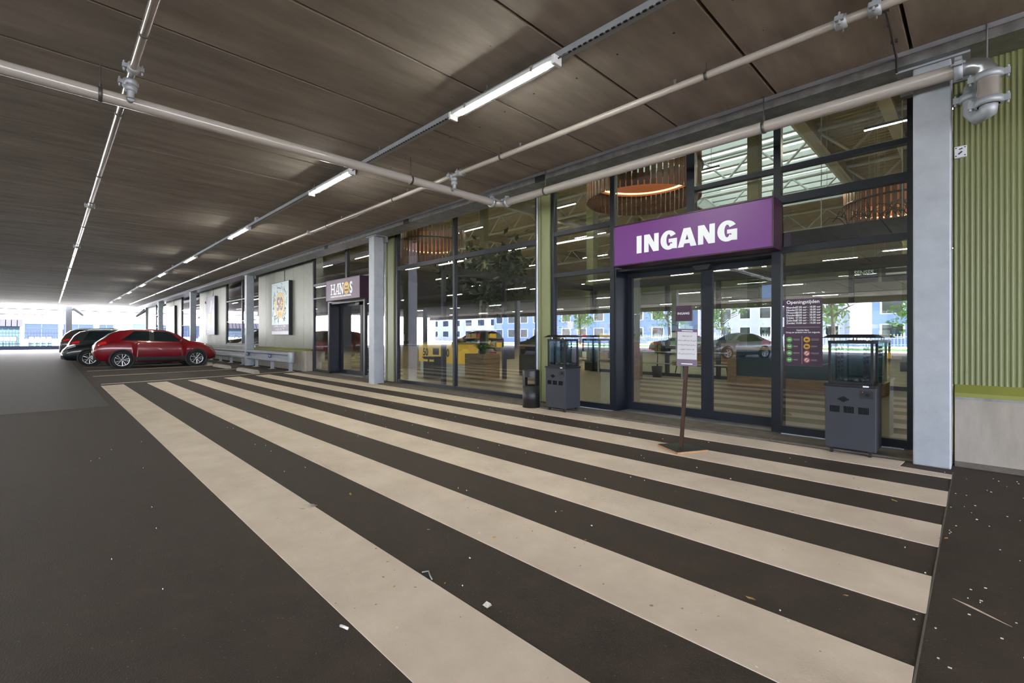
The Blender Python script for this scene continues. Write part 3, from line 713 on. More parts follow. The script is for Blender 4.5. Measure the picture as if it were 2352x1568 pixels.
for i, (x, lb) in enumerate(((-18.5, 'concrete wheel stop nearest the zebra crossing'), (-22.0, 'concrete wheel stop just before the red car'), (-24.9, 'concrete wheel stop under the nose of the red car'))):
    if ws is None:
        ws = thing('wheel_stop', lb, 'wheel stop', (x, 5.05, 0), 0, 'concrete wheel stops in the bays')
        q = MB(); sec = [(-.12, 0), (.12, 0), (.10, .09), (.06, .12), (-.06, .12), (-.10, .09)]
        L_ = 1.05; rings = [(-L_, .75), (-L_ + .06, .95), (-L_ + .12, 1), (L_ - .12, 1), (L_ - .06, .95), (L_, .75)]
        vs = [(x_, a * s_, b * s_) for x_, s_ in rings for a, b in sec]; n6 = 6
        fs = [(i_ * n6 + k, i_ * n6 + (k + 1) % n6, (i_ + 1) * n6 + (k + 1) % n6, (i_ + 1) * n6 + k) for i_ in range(5) for k in range(n6)] + [tuple(range(n6)), tuple(range(30, 36))]
        q._add(vs, fs); q.build('block', 'concrete_plinth', ws, .012)
    else: dup(ws, (x, 5.05, 0), None, lb)

# ------------------------------------------------------------------ gas heaters
def heater(label, x, y):
    t = thing('gas_heater', label, 'heater', (x, y, 0), 0, 'glass-topped gas heaters at the entrance')
    hw, hd = .225, .195
    B(-hw, hw, -hd, hd, .065, .735).build('cabinet', 'heater_body', t, .006)
    B(-hw - .008, hw + .008, -hd - .008, hd + .008, .735, .765).build('top_plate', 'heater_dark', t, .004)
    g = MB(); z = .60
    for i in range(9):
        x_ = -.105 + .012 * i; h = .033 - abs(i - 4) * .0068; g.box(x_ - .003, x_ + .003, -hd - .002, -hd + .004, z - h, z + h)
    for gx in (-.135, -.01, .12):
        for i in range(8):
            x_ = gx - .04 + .0115 * i; g.box(x_ - .003, x_ + .003, -hd - .002, -hd + .004, .455, .525)
    g.build('vent_slits', 'ink_black', t)
    pn = B(.085, .20, -hd - .003, -hd + .004, .62, .705).build('control_panel', 'black', t)
    g = MB(); g.cyl((.155, -hd - .02, .66), (.155, -hd, .66), .018, 12); g.box(.152, .158, -hd - .026, -hd - .018, .65, .685); g.build('knob', 'heater_dark', pn)
    MB().cyl((.112, -hd - .006, .69), (.112, -hd, .69), .006, 8).build('pilot_light', 'tail_red', pn)
    B(.115, .165, -hd - .011, -hd - .007, .742, .756).build('badge', 'letter_white', t)
    for sx in (-1, 1):
        for z in (.12, .40, .70): MB().cyl((sx * .21, -hd - .003, z), (sx * .21, -hd, z), .005, 6).build('screw', 'black', t)
        for sy in (-1, 1):
            c = MB(); c.box(sx * .17 - .018, sx * .17 + .018, sy * .15 - .018, sy * .15 + .018, .05, .066); c.cyl((sx * .17 - .012, sy * .15, .028), (sx * .17 + .012, sy * .15, .028), .028, 14); c.build('castor', 'rubber', t)
    B(-.19, .19, -.165, .165, .765, .79).build('burner_tray', 'heater_dark', t)
    g = MB(); rn = random.Random(3)
    for i in range(30):
        g.lathe([(0, .79), (.016, .797), (.02, .81), (.012, .822), (0, .825)], (rn.uniform(-.13, .13), rn.uniform(-.10, .10), 0), 6)
    tag(g.build('lava_stones', 'concrete_kerb', t), kind='stuff')
    for a, b, c_, d in ((-.185, .185, -.163, -.159), (-.185, .185, .159, .163), (-.187, -.183, -.16, .16), (.183, .187, -.16, .16)):
        B(a, b, c_, d, .80, 1.20).build('glass_panel', 'heater_glass', t)
    for sx in (-1, 1):
        for sy in (-1, 1):
            B(sx * .187 - .011, sx * .187 + .011, sy * .163 - .011, sy * .163 + .011, .765, 1.225).build('corner_post', 'heater_dark', t)
            g = MB()
            for i in range(7): g.box(sx * .115 - .009, sx * .115 + .009, sy * .09 - .003, sy * .09 + .003, .83 + .05 * i, .86 + .05 * i)
            g.box(sx * .115 - .012, sx * .115 - .009, sy * .09 - .004, sy * .09 + .004, .79, 1.22); g.box(sx * .115 + .009, sx * .115 + .012, sy * .09 - .004, sy * .09 + .004, .79, 1.22)
            g.build('slotted_strut', 'heater_dark', t)
    B(-.20, .20, -.176, .176, 1.20, 1.232).build('top_frame', 'heater_dark', t)
    for sx in (-1, 1):
        for sy in (-1, 1): MB().cyl((sx * .14, sy * .12, 1.23), (sx * .14, sy * .12, 1.262), .008, 8).build('spacer', 'steel', t)
    g = MB(); a, b, z0, z1 = .252, .222, 1.262, 1.30
    vs = [(-a, -b, z0), (a, -b, z0), (a, b, z0), (-a, b, z0), (-a + .06, -b + .06, z1), (a - .06, -b + .06, z1), (a - .06, b - .06, z1), (-a + .06, b - .06, z1)]
    g._add(vs, [(3, 2, 1, 0), (4, 5, 6, 7), (0, 1, 5, 4), (1, 2, 6, 5), (2, 3, 7, 6), (3, 0, 4, 7)]); g.build('canopy', 'heater_dark', t)
    return t
h1 = heater('dark grey gas heater with glass top beside the opening hours sheet', -.975, 6.285)
dup(h1, (-5.075, 6.30, 0), -.03, 'dark grey gas heater with glass top between the bin and the door')

# ------------------------------------------------------------------ bin
t = thing('litter_bin', 'black cylindrical litter bin with a side opening by the pilaster', 'bin', (-5.70, 6.17, 0), .72)
r = .155
MB().lathe([(0, .0), (r, .0), (r, .40), (r - .012, .40), (r - .012, .03), (0, .03)], (0, 0, 0), 32).build('drum', 'black', t)
MB().lathe([(r, .55), (r, .66), (r - .004, .675), (r - .015, .675), (r - .015, .55), (r, .55)], (0, 0, 0), 32).build('collar', 'black', t)
for s in (-1, 1):
    q = MB(); vs = []; na = 14
    for i in range(na + 1):
        a = (PI if s < 0 else 0) - .95 + 1.9 * i / na - .12
        for rr in (r, r - .012):
            for z in (.395, .555): vs.append((rr * math.cos(a), rr * math.sin(a), z))
    fs = []
    for i in range(na):
        o_ = 4 * i; fs += [(o_, o_ + 4, o_ + 5, o_ + 1), (o_ + 2, o_ + 3, o_ + 7, o_ + 6)]
    fs += [(0, 1, 3, 2), (4 * na, 4 * na + 2, 4 * na + 3, 4 * na + 1)]
    q._add(vs, fs); q.build('side_wall', 'black', t)
MB().lathe([(0, .675), (.07, .675), (.10, .668), (r - .015, .66), (r - .015, .64), (0, .64)], (0, 0, 0), 28).build('ash_lid', 'heater_dark', t)

# ------------------------------------------------------------------ notice stand on the crossing
t = thing('notice_stand', 'wooden post stand holding a paper notice before the door', 'stand', (-2.37, 5.06, 0))
q = MB(); q.prism([(-.26, -.045), (.08, -.26), (.26, .10), (-.09, .22)], 'z', .006, .026); q.build('base_board', 'chip_edge', t)
q = MB(); q.prism([(-.257, -.045), (.08, -.257), (.257, .10), (-.09, .217)], 'z', .0262, .030); q.build('base_top', 'heater_dark', t)
q = MB(); tp = Vector((.045, .045, 1.02)); w_ = .018
vs = [(sx * w_, sy * w_, .03) for sx, sy in ((-1, -1), (1, -1), (1, 1), (-1, 1))]; vs += [(x_ + tp.x, y_ + tp.y, tp.z) for x_, y_, z_ in vs]
q._add(vs, [(3, 2, 1, 0), (4, 5, 6, 7), (0, 1, 5, 4), (1, 2, 6, 5), (2, 3, 7, 6), (3, 0, 4, 7)]); q.build('post', 'post_wood', t, .002)
bd = B(-.11, .11, -.006, .006, 0, .42).build('board', 'sheet_purple', t, 0, (.055, .02, .945), (-.12, .035, .62))
B(-.105, .105, -.010, -.006, .075, .385).build('paper_sheet', 'paper', bd)
g = MB(); rn = random.Random(9)
for i, (c_, n_) in enumerate(((0, 5), (0, 9), (0, 9), (0, 7), (0, 8))):
    z = .335 - .05 * i; x_ = -.011 * n_
    for k in range(n_ * 2):
        a, b = x_ + .011 * k, x_ + .011 * k + .007; stroke(g, (a, z + rn.uniform(-.008, .004)), (b, z + rn.uniform(0, .012)), .004, -.0108, .0008)
g.build('handwriting', 'ink', bd)
for z in (.02, .395): B(-.06, .06, -.008, -.006, z, z + .008).build('small_print', 'print_white', bd)
# ------------------------------------------------------------------ cars
def make_car(label, paint_, loc, rz, L=4.13, W=1.77, Hh=1.565, wb=2.5, kind='crossover', wr_=.335, group='parked cars'):
    t = thing('parked_car', label, 'car', loc, rz, group)
    # stations: t, low, belt, top, half width scale, roof half width
    if kind == 'crossover':
        S = [(0, .52, .80, .86, .74, .5), (.025, .36, .98, 1.04, .88, .6), (.06, .30, 1.06, 1.14, .94, .64), (.12, .27, 1.10, 1.36, .97, .62), (.19, .24, 1.11, 1.50, .985, .62), (.30, .22, 1.09, 1.555, 1., .64), (.45, .22, 1.05, 1.565, 1., .66),
             (.56, .22, 1.03, 1.52, 1., .66), (.63, .22, 1.03, 1.40, 1., .68), (.70, .22, 1.03, 1.22, 1., .74), (.755, .22, 1.02, 1.08, .995, .82), (.82, .24, .97, 1.04, .98, .78), (.90, .26, .88, .97, .94, .70), (.955, .28, .76, .86, .86, .62), (.985, .34, .64, .72, .76, .56), (1, .42, .56, .60, .66, .5)]
    elif kind == 'suv':
        S = [(0, .50, .85, .92, .80, .6), (.02, .36, 1.02, 1.10, .92, .66), (.05, .30, 1.08, 1.34, .96, .66), (.10, .27, 1.10, 1.54, .98, .68), (.18, .24, 1.10, 1.63, 1., .70), (.35, .22, 1.07, 1.66, 1., .70), (.50, .22, 1.05, 1.65, 1., .70),
             (.58, .22, 1.04, 1.58, 1., .70), (.66, .22, 1.04, 1.36, 1., .74), (.735, .22, 1.04, 1.12, .995, .84), (.82, .24, 1.0, 1.06, .98, .80), (.91, .26, .92, 1.0, .95, .74), (.96, .28, .82, .91, .88, .66), (.985, .34, .68, .76, .80, .6), (1, .42, .58, .62, .7, .55)]
    else:
        S = [(0, .48, .72, .78, .78, .6), (.02, .34, .90, .95, .88, .66), (.07, .28, .96, 1.03, .94, .64), (.14, .24, .97, 1.16, .97, .58), (.22, .22, .96, 1.33, 1., .58), (.32, .20, .95, 1.43, 1., .60), (.45, .20, .93, 1.46, 1., .62),
             (.54, .20, .92, 1.40, 1., .63), (.62, .20, .92, 1.22, 1., .66), (.70, .20, .92, .99, .995, .80), (.80, .22, .88, .94, .98, .78), (.90, .24, .80, .87, .94, .70), (.96, .28, .70, .78, .86, .6), (.985, .32, .60, .67, .76, .55), (1, .38, .52, .56, .66, .5)]
    k = Hh / max(s_[3] for s_ in S); A = np.array(S); A[:, 1:4] *= k
    ts = A[:, 0]
    def par(tt): return [float(np.interp(tt, ts, A[:, j])) for j in range(1, 6)]
    hw = W / 2
    def ring(tt):
        lo, be, to, ws_, rw = par(tt); w = hw * ws_; mid = (lo + be) / 2
        gl = to - be
        return [(0, lo), (w * .86, lo), (w * .95, lo + .08), (w * .985, mid - .05), (w, mid + .08), (w * .985, be - .10), (w * .94, be - .015), (w * .90, be),
                (w * .90 + (rw * hw - w * .90) * .80, be + gl * .86), (rw * hw * .93, be + gl * .97), (rw * hw * .55, to + .008), (0, to + .015)]
    def pt(tt, sgn, a, f):
        R = ring(tt); p, q = R[a], R[a + 1]; return Vector((sgn * (p[0] + (q[0] - p[0]) * f), (tt - .5) * L, p[1] + (q[1] - p[1]) * f))
    tt = sorted(set(list(np.linspace(0, 1, 41)) + list(ts)))
    mb = MB(); nr = 22; vs = []
    for q in tt:
        R = ring(q); full = R + [(-x, z) for x, z in R[-2:0:-1]]
        vs += [(x, (q - .5) * L, z) for x, z in full]
    fs = [(i * nr + j, i * nr + (j + 1) % nr, (i + 1) * nr + (j + 1) % nr, (i + 1) * nr + j) for i in range(len(tt) - 1) for j in range(nr)]
    fs += [tuple(range(nr)), tuple(range((len(tt) - 1) * nr, len(tt) * nr))[::-1]]
    mb._add(vs, fs, True); mb.build('body', paint_, t)
    def patch_(name, m, sgn, t0, t1, a0, f0, a1, f1, off=.006, n=6, slant0=0., slant1=0., par_=t):
        g = MB(); P = []
        for i in range(n + 1):
            row = []
            for j in range(4):
                v = j / 3.; ta = t0 + slant0 * v; tb = t1 + slant1 * v; q = ta + (tb - ta) * i / n
                s0 = a0 + f0; s1 = a1 + f1; s_ = s0 + (s1 - s0) * v; a = min(int(s_), 10)
                p = pt(q, sgn, a, s_ - a); row.append(p)
            P.append(row)
        vs = []
        for i in range(n + 1):
            for j in range(4):
                p = P[i][j]; du = P[min(i + 1, n)][j] - P[max(i - 1, 0)][j]; dv = P[i][min(j + 1, 3)] - P[i][max(j - 1, 0)]
                nn = du.cross(dv); nn = nn.normalized() if nn.length > 1e-9 else Vector((0, 0, 1))
                if nn.dot(Vector((p.x, 0, p.z - .6))) < 0: nn = -nn
                vs.append(p + nn * off)
        g._add(vs, [(i * 4 + j, (i + 1) * 4 + j, (i + 1) * 4 + j + 1, i * 4 + j + 1) for i in range(n) for j in range(3)], True)
        return g.build(name, m, par_)
    W1 = {'crossover': (.20, .415, .455, .66), 'suv': (.12, .40, .43, .66), 'sedan': (.20, .42, .45, .64)}[kind]
    tw = {'crossover': (.565, .745), 'suv': (.59, .725), 'sedan': (.55, .69)}[kind]; tr_ = {'crossover': (.05, .17), 'suv': (.04, .10), 'sedan': (.09, .26)}[kind]
    for s in (-1, 1):
        patch_('side_window', 'car_glass', s, W1[0], W1[1], 7, .08, 8, .0, .006, 6, .10 if kind != 'suv' else .05, 0.)
        patch_('side_window', 'car_glass', s, W1[2], W1[3] + .04, 7, .08, 8, .0, .006, 6, 0., -.10)
        patch_('pillar', 'plastic_dark', s, W1[1], W1[2], 7, .05, 8, .1, .004, 2)
        for q in (W1[1] + .02, .70): patch_('door_seam', 'black', s, q - .0015, q + .0015, 2, 0, 7, 0, .003, 1)
        patch_('tail_lamp', 'tail_red', s, .012, .09, 5, .0, 6, .8, .010, 3)
        patch_('head_lamp', 'head_clear', s, .90, .965, 6, .1, 9, .1, .008, 4)
        patch_('sill_trim', 'plastic_dark', s, .24, .76, 1, .3, 2, .5, .008, 6)
        p = pt((W1[0] + W1[1]) / 2 + .05, s, 5, .1); h = MB().box(p.x - .012, p.x + .02 * s + .012, p.y - .09, p.y + .09, p.z - .012, p.z + .012); h.build('door_handle', paint_, t, .005)
        p = pt(W1[3] + .0, s, 7, 0.); h = MB(); h.lathe([(0, -.11), (.06, -.09), (.085, 0), (.06, .09), (0, .11)], (p.x + s * .10, p.y + .06, p.z + .06), 12, 'x'); h.build('wing_mirror', paint_, t)
        for yy in (-wb / 2 - (.5 - .5) * L, wb / 2):
            yy += .02
            ql = yy / L + .5; xw = abs(pt(min(max(ql, .05), .95), s, 4, .0).x)
            MB().lathe([(0, -.02), (wr_ + .075, -.02), (wr_ + .075, .006), (wr_ + .06, .022), (wr_ + .025, .022), (wr_ + .02, .006), (0, .006)], (0, 0, 0), 30, 'x').build('wheel_arch', 'plastic_dark', t, 0, (s * (xw - .005), yy, wr_ + .01), (0, 0, 0 if s > 0 else PI))
            wh = MB().lathe([(wr_ - .10, -.17), (wr_ - .015, -.17), (wr_, -.13), (wr_, .0), (wr_ - .02, .028), (wr_ - .095, .03), (wr_ - .105, .0)], (0, 0, 0), 30, 'x').build('tyre', 'rubber', t, 0, (s * (xw + .0), yy, wr_), (0, 0, 0 if s > 0 else PI))
            ri = wr_ - .095; rm = MB(); rm.lathe([(ri, .028), (ri - .02, .028), (ri - .03, .0), (ri - .02, -.03)], (0, 0, 0), 30, 'x'); rm.lathe([(0, .03), (.05, .03), (.055, .0)], (0, 0, 0), 14, 'x')
            for i in range(10):
                a = 2 * PI * (i // 2) / 5 + (-.16 if i % 2 else .16); b_ = 2 * PI * (i // 2) / 5 + (-.24 if i % 2 else .24)
                p0 = Vector((.02, .045 * math.cos(a), .045 * math.sin(a))); p1 = Vector((.024, (ri - .012) * math.cos(b_), (ri - .012) * math.sin(b_)))
                rm.cyl(p0, p1, .017, 6, .024)
            rm.build('rim', 'alloy', wh); MB().lathe([(0, -.04), (ri, -.04)], (0, 0, 0), 20, 'x').build('hub_back', 'black', wh)
    for s in (-1, 1):
        patch_('windscreen', 'car_glass', s, tw[0] + .008, tw[1], 9, .2, 10, 1., .006, 6); patch_('rear_window', 'car_glass', s, tr_[0], tr_[1], 9, .1, 10, 1., .006, 5)
    MB().box(-hw * .62, hw * .62, -L / 2 - .01, -L / 2 + .12, .34, .52).build('rear_bumper', 'plastic_dark', t, .02); MB().box(-hw * .5, hw * .5, L / 2 - .08, L / 2 + .005, .30, .50).build('grille', 'plastic_dark', t, .02)
    MB().box(-.26, .26, -L / 2 - .016, -L / 2 - .008, .60, .70).build('number_plate', 'print_yellow', t); MB().box(-.26, .26, L / 2 + .0, L / 2 + .012, .42, .52).build('number_plate', 'print_yellow', t)
    if kind == 'suv':
        for s in (-1, 1):
            q = MB(); q.tube([(s * hw * .60, -.36 * L, Hh * .96), (s * hw * .62, -.32 * L, Hh * 1.01), (s * hw * .62, .0, Hh * 1.03), (s * hw * .62, .08 * L, Hh * .98)], .018, 6); q.build('roof_rail', 'steel', t)
    if kind == 'crossover': MB().cyl((0, -.26 * L, Hh * .99), (0, -.30 * L, Hh + .12), .006, 6).build('aerial', 'black', t)
    return t
make_car('red compact crossover parked nose-in beside the guard rail', 'car_red', (-24.95, 3.30, 0), 0)
make_car('black car parked nose-out directly behind the red crossover', 'car_black', (-28.05, 2.62, 0), PI, 4.5, 1.82, 1.50, 2.7, 'suv', .33)
make_car('dark grey hatchback parked nose-in, third from the crossing', 'car_grey', (-31.2, 2.85, 0), 0, 4.4, 1.82, 1.60, 2.65, 'suv', .34)
make_car('black car with lit tail lamp parked nose-in, fourth from the crossing', 'car_black', (-34.4, 2.9, 0), 0, 4.4, 1.82, 1.50, 2.65, 'crossover', .33)
make_car('grey-brown tall car with roof rails parked furthest along the row', 'car_brown', (-37.8, 2.75, 0), 0, 4.6, 1.85, 1.72, 2.7, 'suv', .35)
g2 = 'cars across the aisle, mirrored in the shop glass'
make_car('black tall car across the aisle, mirrored beside the yellow counter', 'car_black', (-29.5, -11.8, 0), 0, 4.6, 1.86, 1.72, 2.7, 'suv', .36, g2)
make_car('dark blue car across the aisle, mirrored left of the bin', 'car_blue', (-22.5, -12.0, 0), 0, 4.3, 1.8, 1.50, 2.6, 'sedan', .33, g2)
make_car('silver car across the aisle, mirrored in the right door leaf', 'car_silver', (-10.2, -14.6, 0), .5, 4.3, 1.8, 1.48, 2.6, 'sedan', .33, g2)
make_car('pale car across the aisle, mirrored behind the notice stand', 'car_white', (-15.5, -18.6, 0), 1.2, 4.3, 1.8, 1.48, 2.6, 'sedan', .33, g2)

# ------------------------------------------------------------------ outside beyond the far end
b = struct(thing('building_white', 'white building with blue windows across the yard', 'building'), 'white building with blue windows across the far yard', 'building')
BX = -82.
B(BX - 10, BX, -45, 40, 0, 9).build('wall', 'white_wall', b)
def bwin(y0_, y1_, z0, z1, m='blue_door', cross=True):
    f = MB(); X = BX
    f.box(X, X + .06, y0_, y1_, z0, z0 + .08); f.box(X, X + .06, y0_, y1_, z1 - .08, z1); f.box(X, X + .06, y0_, y0_ + .08, z0, z1); f.box(X, X + .06, y1_ - .08, y1_, z0, z1)
    if cross: f.box(X, X + .06, (y0_ + y1_) / 2 - .05, (y0_ + y1_) / 2 + .05, z0, z1); f.box(X, X + .06, y0_, y1_, z0 + (z1 - z0) * .68, z0 + (z1 - z0) * .68 + .06)
    w_ = f.build('window_frame', 'blue_door', b); B(X, X + .02, y0_ + .08, y1_ - .08, z0 + .08, z1 - .08).build('pane', 'yard_pane' if cross else m, w_)
for ya, yb in ((-2.1, .9), (1.3, 4.2), (4.7, 6.2), (-12.8, -9.8), (-8.8, -5.9)): bwin(ya, yb, .95, 2.85)
bwin(8.2, 13.0, .9, 2.95, 'blue_door', False)
hut = thing('tiled_hut', 'small blue hut with a scalloped tile roof beside the fence', 'hut', (-74, -4.5, 0))
B(-1.5, 1.5, -3.0, 2.3, 0, 2.35).build('wall', 'blue_door', hut)
for i in range(14): MB().prism([(-1.9, 2.35), (1.9, 2.35), (1.5, 3.1), (-1.5, 3.1)], 'y', -3.3 + i * .42, -3.3 + i * .42 + .36).build('roof_row', 'roof_tile', hut)
f = thing('yard_fence', 'grey bar fence with a low kerb at the far opening', 'fence', (-63.5, 0, 0))
B(-.15, .15, -14, 1.05, 0, .36).build('kerb', 'fence_grey', f)
for z in (.55, 1.55): B(-.02, .02, -14, 1.0, z, z + .05).build('rail', 'fence_grey', f)
pk = None
for i in range(76):
    y = -14 + .2 * i
    if pk is None: pk = B(-.012, .012, -.012, .012, .36, 1.82).build('bar', 'fence_grey', f); pk.location = (0, y, 0)
    else: copyobj(pk, f, (0, y, 0))
B(-.05, .05, .95, 1.1, 0, 1.95).build('post', 'fence_grey', f); B(-.22, .22, 1.15, 1.5, 0, 1.25).build('post_box', 'shop_dark', f)
t = thing('height_bar', 'red and white striped height bar hanging at the far opening', 'barrier', (-61.2, 0, 0))
for i in range(9): MB().cyl((0, -.25 - .28 * i, 3.28), (0, -.25 - .28 * (i + 1), 3.28), .055, 10).build('band', 'bar_red' if i % 2 == 0 else 'bar_white', t)
MB().cyl((0, -2.77, 3.28), (0, -9, 3.30), .05, 10).build('arm', 'fence_grey', t)
t = thing('overhead_pipe', 'dark pipe hanging across the far opening', 'pipe', (-60.6, 0, 0)); MB().cyl((0, -12, 3.78), (0, 7, 3.70), .045, 8).build('tube', 'fence_grey', t); B(-.05, .05, -4.0, -3.8, 3.78, 4.2).build('hanger', 'fence_grey', t)
for i in range(3):
    t = thing('trolley_rack', ('pale stacked crate rack behind the yard fence, nearest the hut', 'pale stacked crate rack behind the fence, middle one', 'pale stacked crate rack behind the fence, nearest the post')[i], 'rack', (-70 - i * .3, -3.2 + i * 2.6, 0), 0, 'crate racks in the yard')
    for sx in (-.48, .48):
        for sy in (-.88, .88): B(sx - .02, sx + .02, sy - .02, sy + .02, -.02, 1.3).build('upright', 'fence_grey', t)
    for z in (.1, .75, 1.25): B(-.5, .5, -.9, .9, z, z + .06).build('shelf', 'fence_grey', t)
    for k in range(4): B(-.4, .4, -.85 + k * .44, -.5 + k * .44, .81, 1.2).build('crate', 'grey_wall', t); B(-.4, .4, -.85 + k * .44, -.5 + k * .44, .16, .65).build('crate', 'blue_door', t)
# ------------------------------------------------------------------ outside the open side behind the camera (mirrored in the glass)
struct(B(-90, 40, -46, -39, -.02, .02).build('ground_lawn', 'grass'), 'strip of lawn outside the open side', 'lawn')
f = thing('picket_fence', 'pale picket fence beyond the lawn, mirrored in the right glass', 'fence', (0, -45.5, 0)); pk = None
for i in range(150):
    if pk is None: pk = B(-.035, .035, -.01, .01, .1, 1.5).build('bar', 'fence_white', f); pk.location = (-38 + .27 * i, 0, 0)
    else: copyobj(pk, f, (-38 + .27 * i, 0, 0))
for z in (.4, 1.2): B(-38, 2.5, .01, .04, z, z + .07).build('rail', 'fence_white', f)
def block(name, label, x0, x1, y0_, h, m, nw):
    b = struct(thing(name, label, 'building'), label, 'building'); B(x0, x1, y0_ - 12, y0_, 0, h).build('wall', m, b)
    dx = (x1 - x0) / nw
    for i in range(nw):
        for z in (1.0, 4.2):
            if z + 2 < h: f_ = B(x0 + dx * (i + .2), x0 + dx * (i + .8), y0_, y0_ + .05, z, z + 1.9).build('window_frame', 'white_wall', b); B(x0 + dx * (i + .25), x0 + dx * (i + .75), y0_ + .05, y0_ + .07, z + .1, z + 1.8).build('pane', 'car_glass', f_)
block('building_blue', 'blue warehouse mirrored in the shop glass', -82, -38, -62, 8, 'blue_wall', 11)
block('building_grey', 'long grey hall far off, mirrored in the shop glass', -170, -92, -74, 9, 'grey_wall', 14)
block('building_wide', 'wide blue hall behind the far yard, mirrored in the shop glass', -175, -100, -40, 8, 'blue_wall', 12)
block('building_pale', 'pale office block mirrored in the shop glass', -36, -14, -70, 10, 'grey_wall', 7)
block('building_far_blue', 'second blue warehouse mirrored in the right glass', -10, 24, -64, 9, 'blue_wall', 8)
def tree(name, label, loc, h, r, m, seed, n=500, cat='tree', group=None, trunk_h=.45, leaf=.28):
    rn = random.Random(seed); t = thing(name, label, cat, loc, 0, group)
    q = MB(); q.tube([(0, 0, 0), (.05 * h * .3, 0, h * trunk_h * .6), (0, .03 * h, h * trunk_h * 1.3), (0, 0, h * .85)], [r * .075, r * .06, r * .045, r * .01], 8)
    for i in range(7):
        a = rn.uniform(0, 2 * PI); z = h * rn.uniform(trunk_h, .75); q.tube([(0, 0, z), (r * .4 * math.cos(a), r * .4 * math.sin(a), z + .12 * h), (r * .75 * math.cos(a), r * .75 * math.sin(a), z + .18 * h)], [r * .03, r * .02, r * .006], 6)
    q.build('trunk', 'bark', t)
    f = MB(); cl = [(rn.gauss(0, .42) * r, rn.gauss(0, .42) * r, h * (trunk_h + (1 - trunk_h) * rn.random())) for i in range(14)]
    for i in range(n):
        c = rn.choice(cl); p = Vector((c[0] + rn.gauss(0, .2) * r, c[1] + rn.gauss(0, .2) * r, c[2] + rn.gauss(0, .08) * h)); a = Vector((rn.gauss(0, 1), rn.gauss(0, 1), rn.gauss(0, 1))).normalized(); b_ = a.orthogonal().normalized(); l = leaf * rn.uniform(.6, 1.3)
        f._add([p - a * l, p + b_ * l * .45, p + a * l, p - b_ * l * .45], [(0, 1, 2, 3)])
    tag(f.build('foliage', m, t), kind='stuff')
    return t
for i, (x, y, h) in enumerate(((-46, -48, 8), (-33, -52, 9), (-24, -49, 7), (-12, -51, 9), (-4, -48, 8), (6, -50, 8))):
    tree('street_tree', ('broad tree outside the blue warehouse, mirrored in the glass', 'tall tree by the pale office block, mirrored in the glass', 'smaller tree before the pale office block, mirrored in the glass', 'tall tree left of the far blue warehouse, mirrored in the glass', 'tree over the picket fence, mirrored in the right glass', 'last tree past the picket fence')[i], (x, y, 0), h, h * .38, 'leaf', i + 20, 700, 'tree', 'trees beyond the lawn', .35, .32)

# ------------------------------------------------------------------ litter on the asphalt
lv = None; rn = random.Random(12)
spots = [(805, 1137), (985, 1218), (1068, 1150), (1022, 1342), (1135, 1237), (1345, 1242), (1725, 1378), (1650, 1418), (2055, 1152), (2173, 1238), (1942, 1370), (880, 1328), (905, 1350), (1455, 1048), (1700, 1050), (1270, 949), (1850, 1062), (1290, 1175), (455, 1004), (1552, 1130), (2106, 1414), (1820, 1175)]
def ground_at(u, v):
    a = (u - 1176) / FPX; dep = CAMH * FPX / (v - CYPX); return (dep * (-math.sin(TH) + a * math.cos(TH)), dep * (math.cos(TH) + a * math.sin(TH)))
for i, (u, v) in enumerate(spots):
    x, y = ground_at(u, v); big = i in (0, 4, 6, 8)
    if lv is None:
        q = MB(); q._add([(-.022, 0, .001), (-.006, .010, .006), (.012, .009, .004), (.026, 0, .009), (.010, -.010, .003), (-.008, -.008, .005)], [(0, 1, 2, 3, 4, 5)])
        lv = q.build('fallen_leaf', 'dry_leaf'); o = lv
    else: o = copyobj(lv)
    o.location = (x, y, .0055); o.rotation_euler = (0, 0, rn.uniform(0, 6)); s_ = 1.0 if big else rn.uniform(.3, .6); o.scale = (s_, s_, s_)
    tag(o, 'small dry yellow-brown leaf scrap lying on the crossing', 'leaf', 'leaf scraps scattered on the crossing')
o['label'] = 'small dry yellow-brown leaf scrap lying on the crossing'
x, y = ground_at(1119, 1393)
q = MB(); q._add([(-.02, -.012, .002), (.018, -.016, .004), (.024, .008, .010), (.004, .020, .006), (-.018, .012, .012)], [(0, 1, 2, 3, 4)]); tag(q.build('paper_scrap', 'litter_white', None, 0, (x, y, .003)), 'crumpled pale paper scrap between the two nearest stripes', 'litter')
x, y = ground_at(790, 1444)
q = MB(); q.tube([(-.022, -.006, .006), (0, .0, .008), (.022, .008, .006)], .006, 6); tag(q.build('cigarette_end', 'litter_white', None, 0, (x, y, .002)), 'white cigarette end beside the nearest stripe', 'litter')
x, y = ground_at(985, 1322)
q = MB(); q.tube([(-.05, -.01, .003), (-.03, .02, .006), (.01, .0, .004), (.05, -.015, .003)], .004, 5); tag(q.build('plastic_strip', 'litter_clear', None, 0, (x, y, .002)), 'thin clear plastic strip on the edge of the nearest stripe', 'litter')
q = MB(); rn = random.Random(5)
for i in range(170):
    x = rn.uniform(-.15, 1.2); y = rn.uniform(1.8, 6.2); l = rn.uniform(.002, .006); w_ = rn.uniform(.001, .003); q.box(x - l, x + l, y - w_, y + w_, 0, .0035)
for i in range(110):
    x = rn.uniform(-8, .0); y = rn.uniform(.2, 6.0); l = rn.uniform(.002, .006); q.box(x - l, x + l, y - .002, y + .002, 0.0, .006)
tag(q.build('gravel_specks', 'litter_white'), 'tiny pale grit specks scattered over the asphalt', 'grit', None, 'stuff')
mat('paint_smudge', (.50, .41, .335), .6)
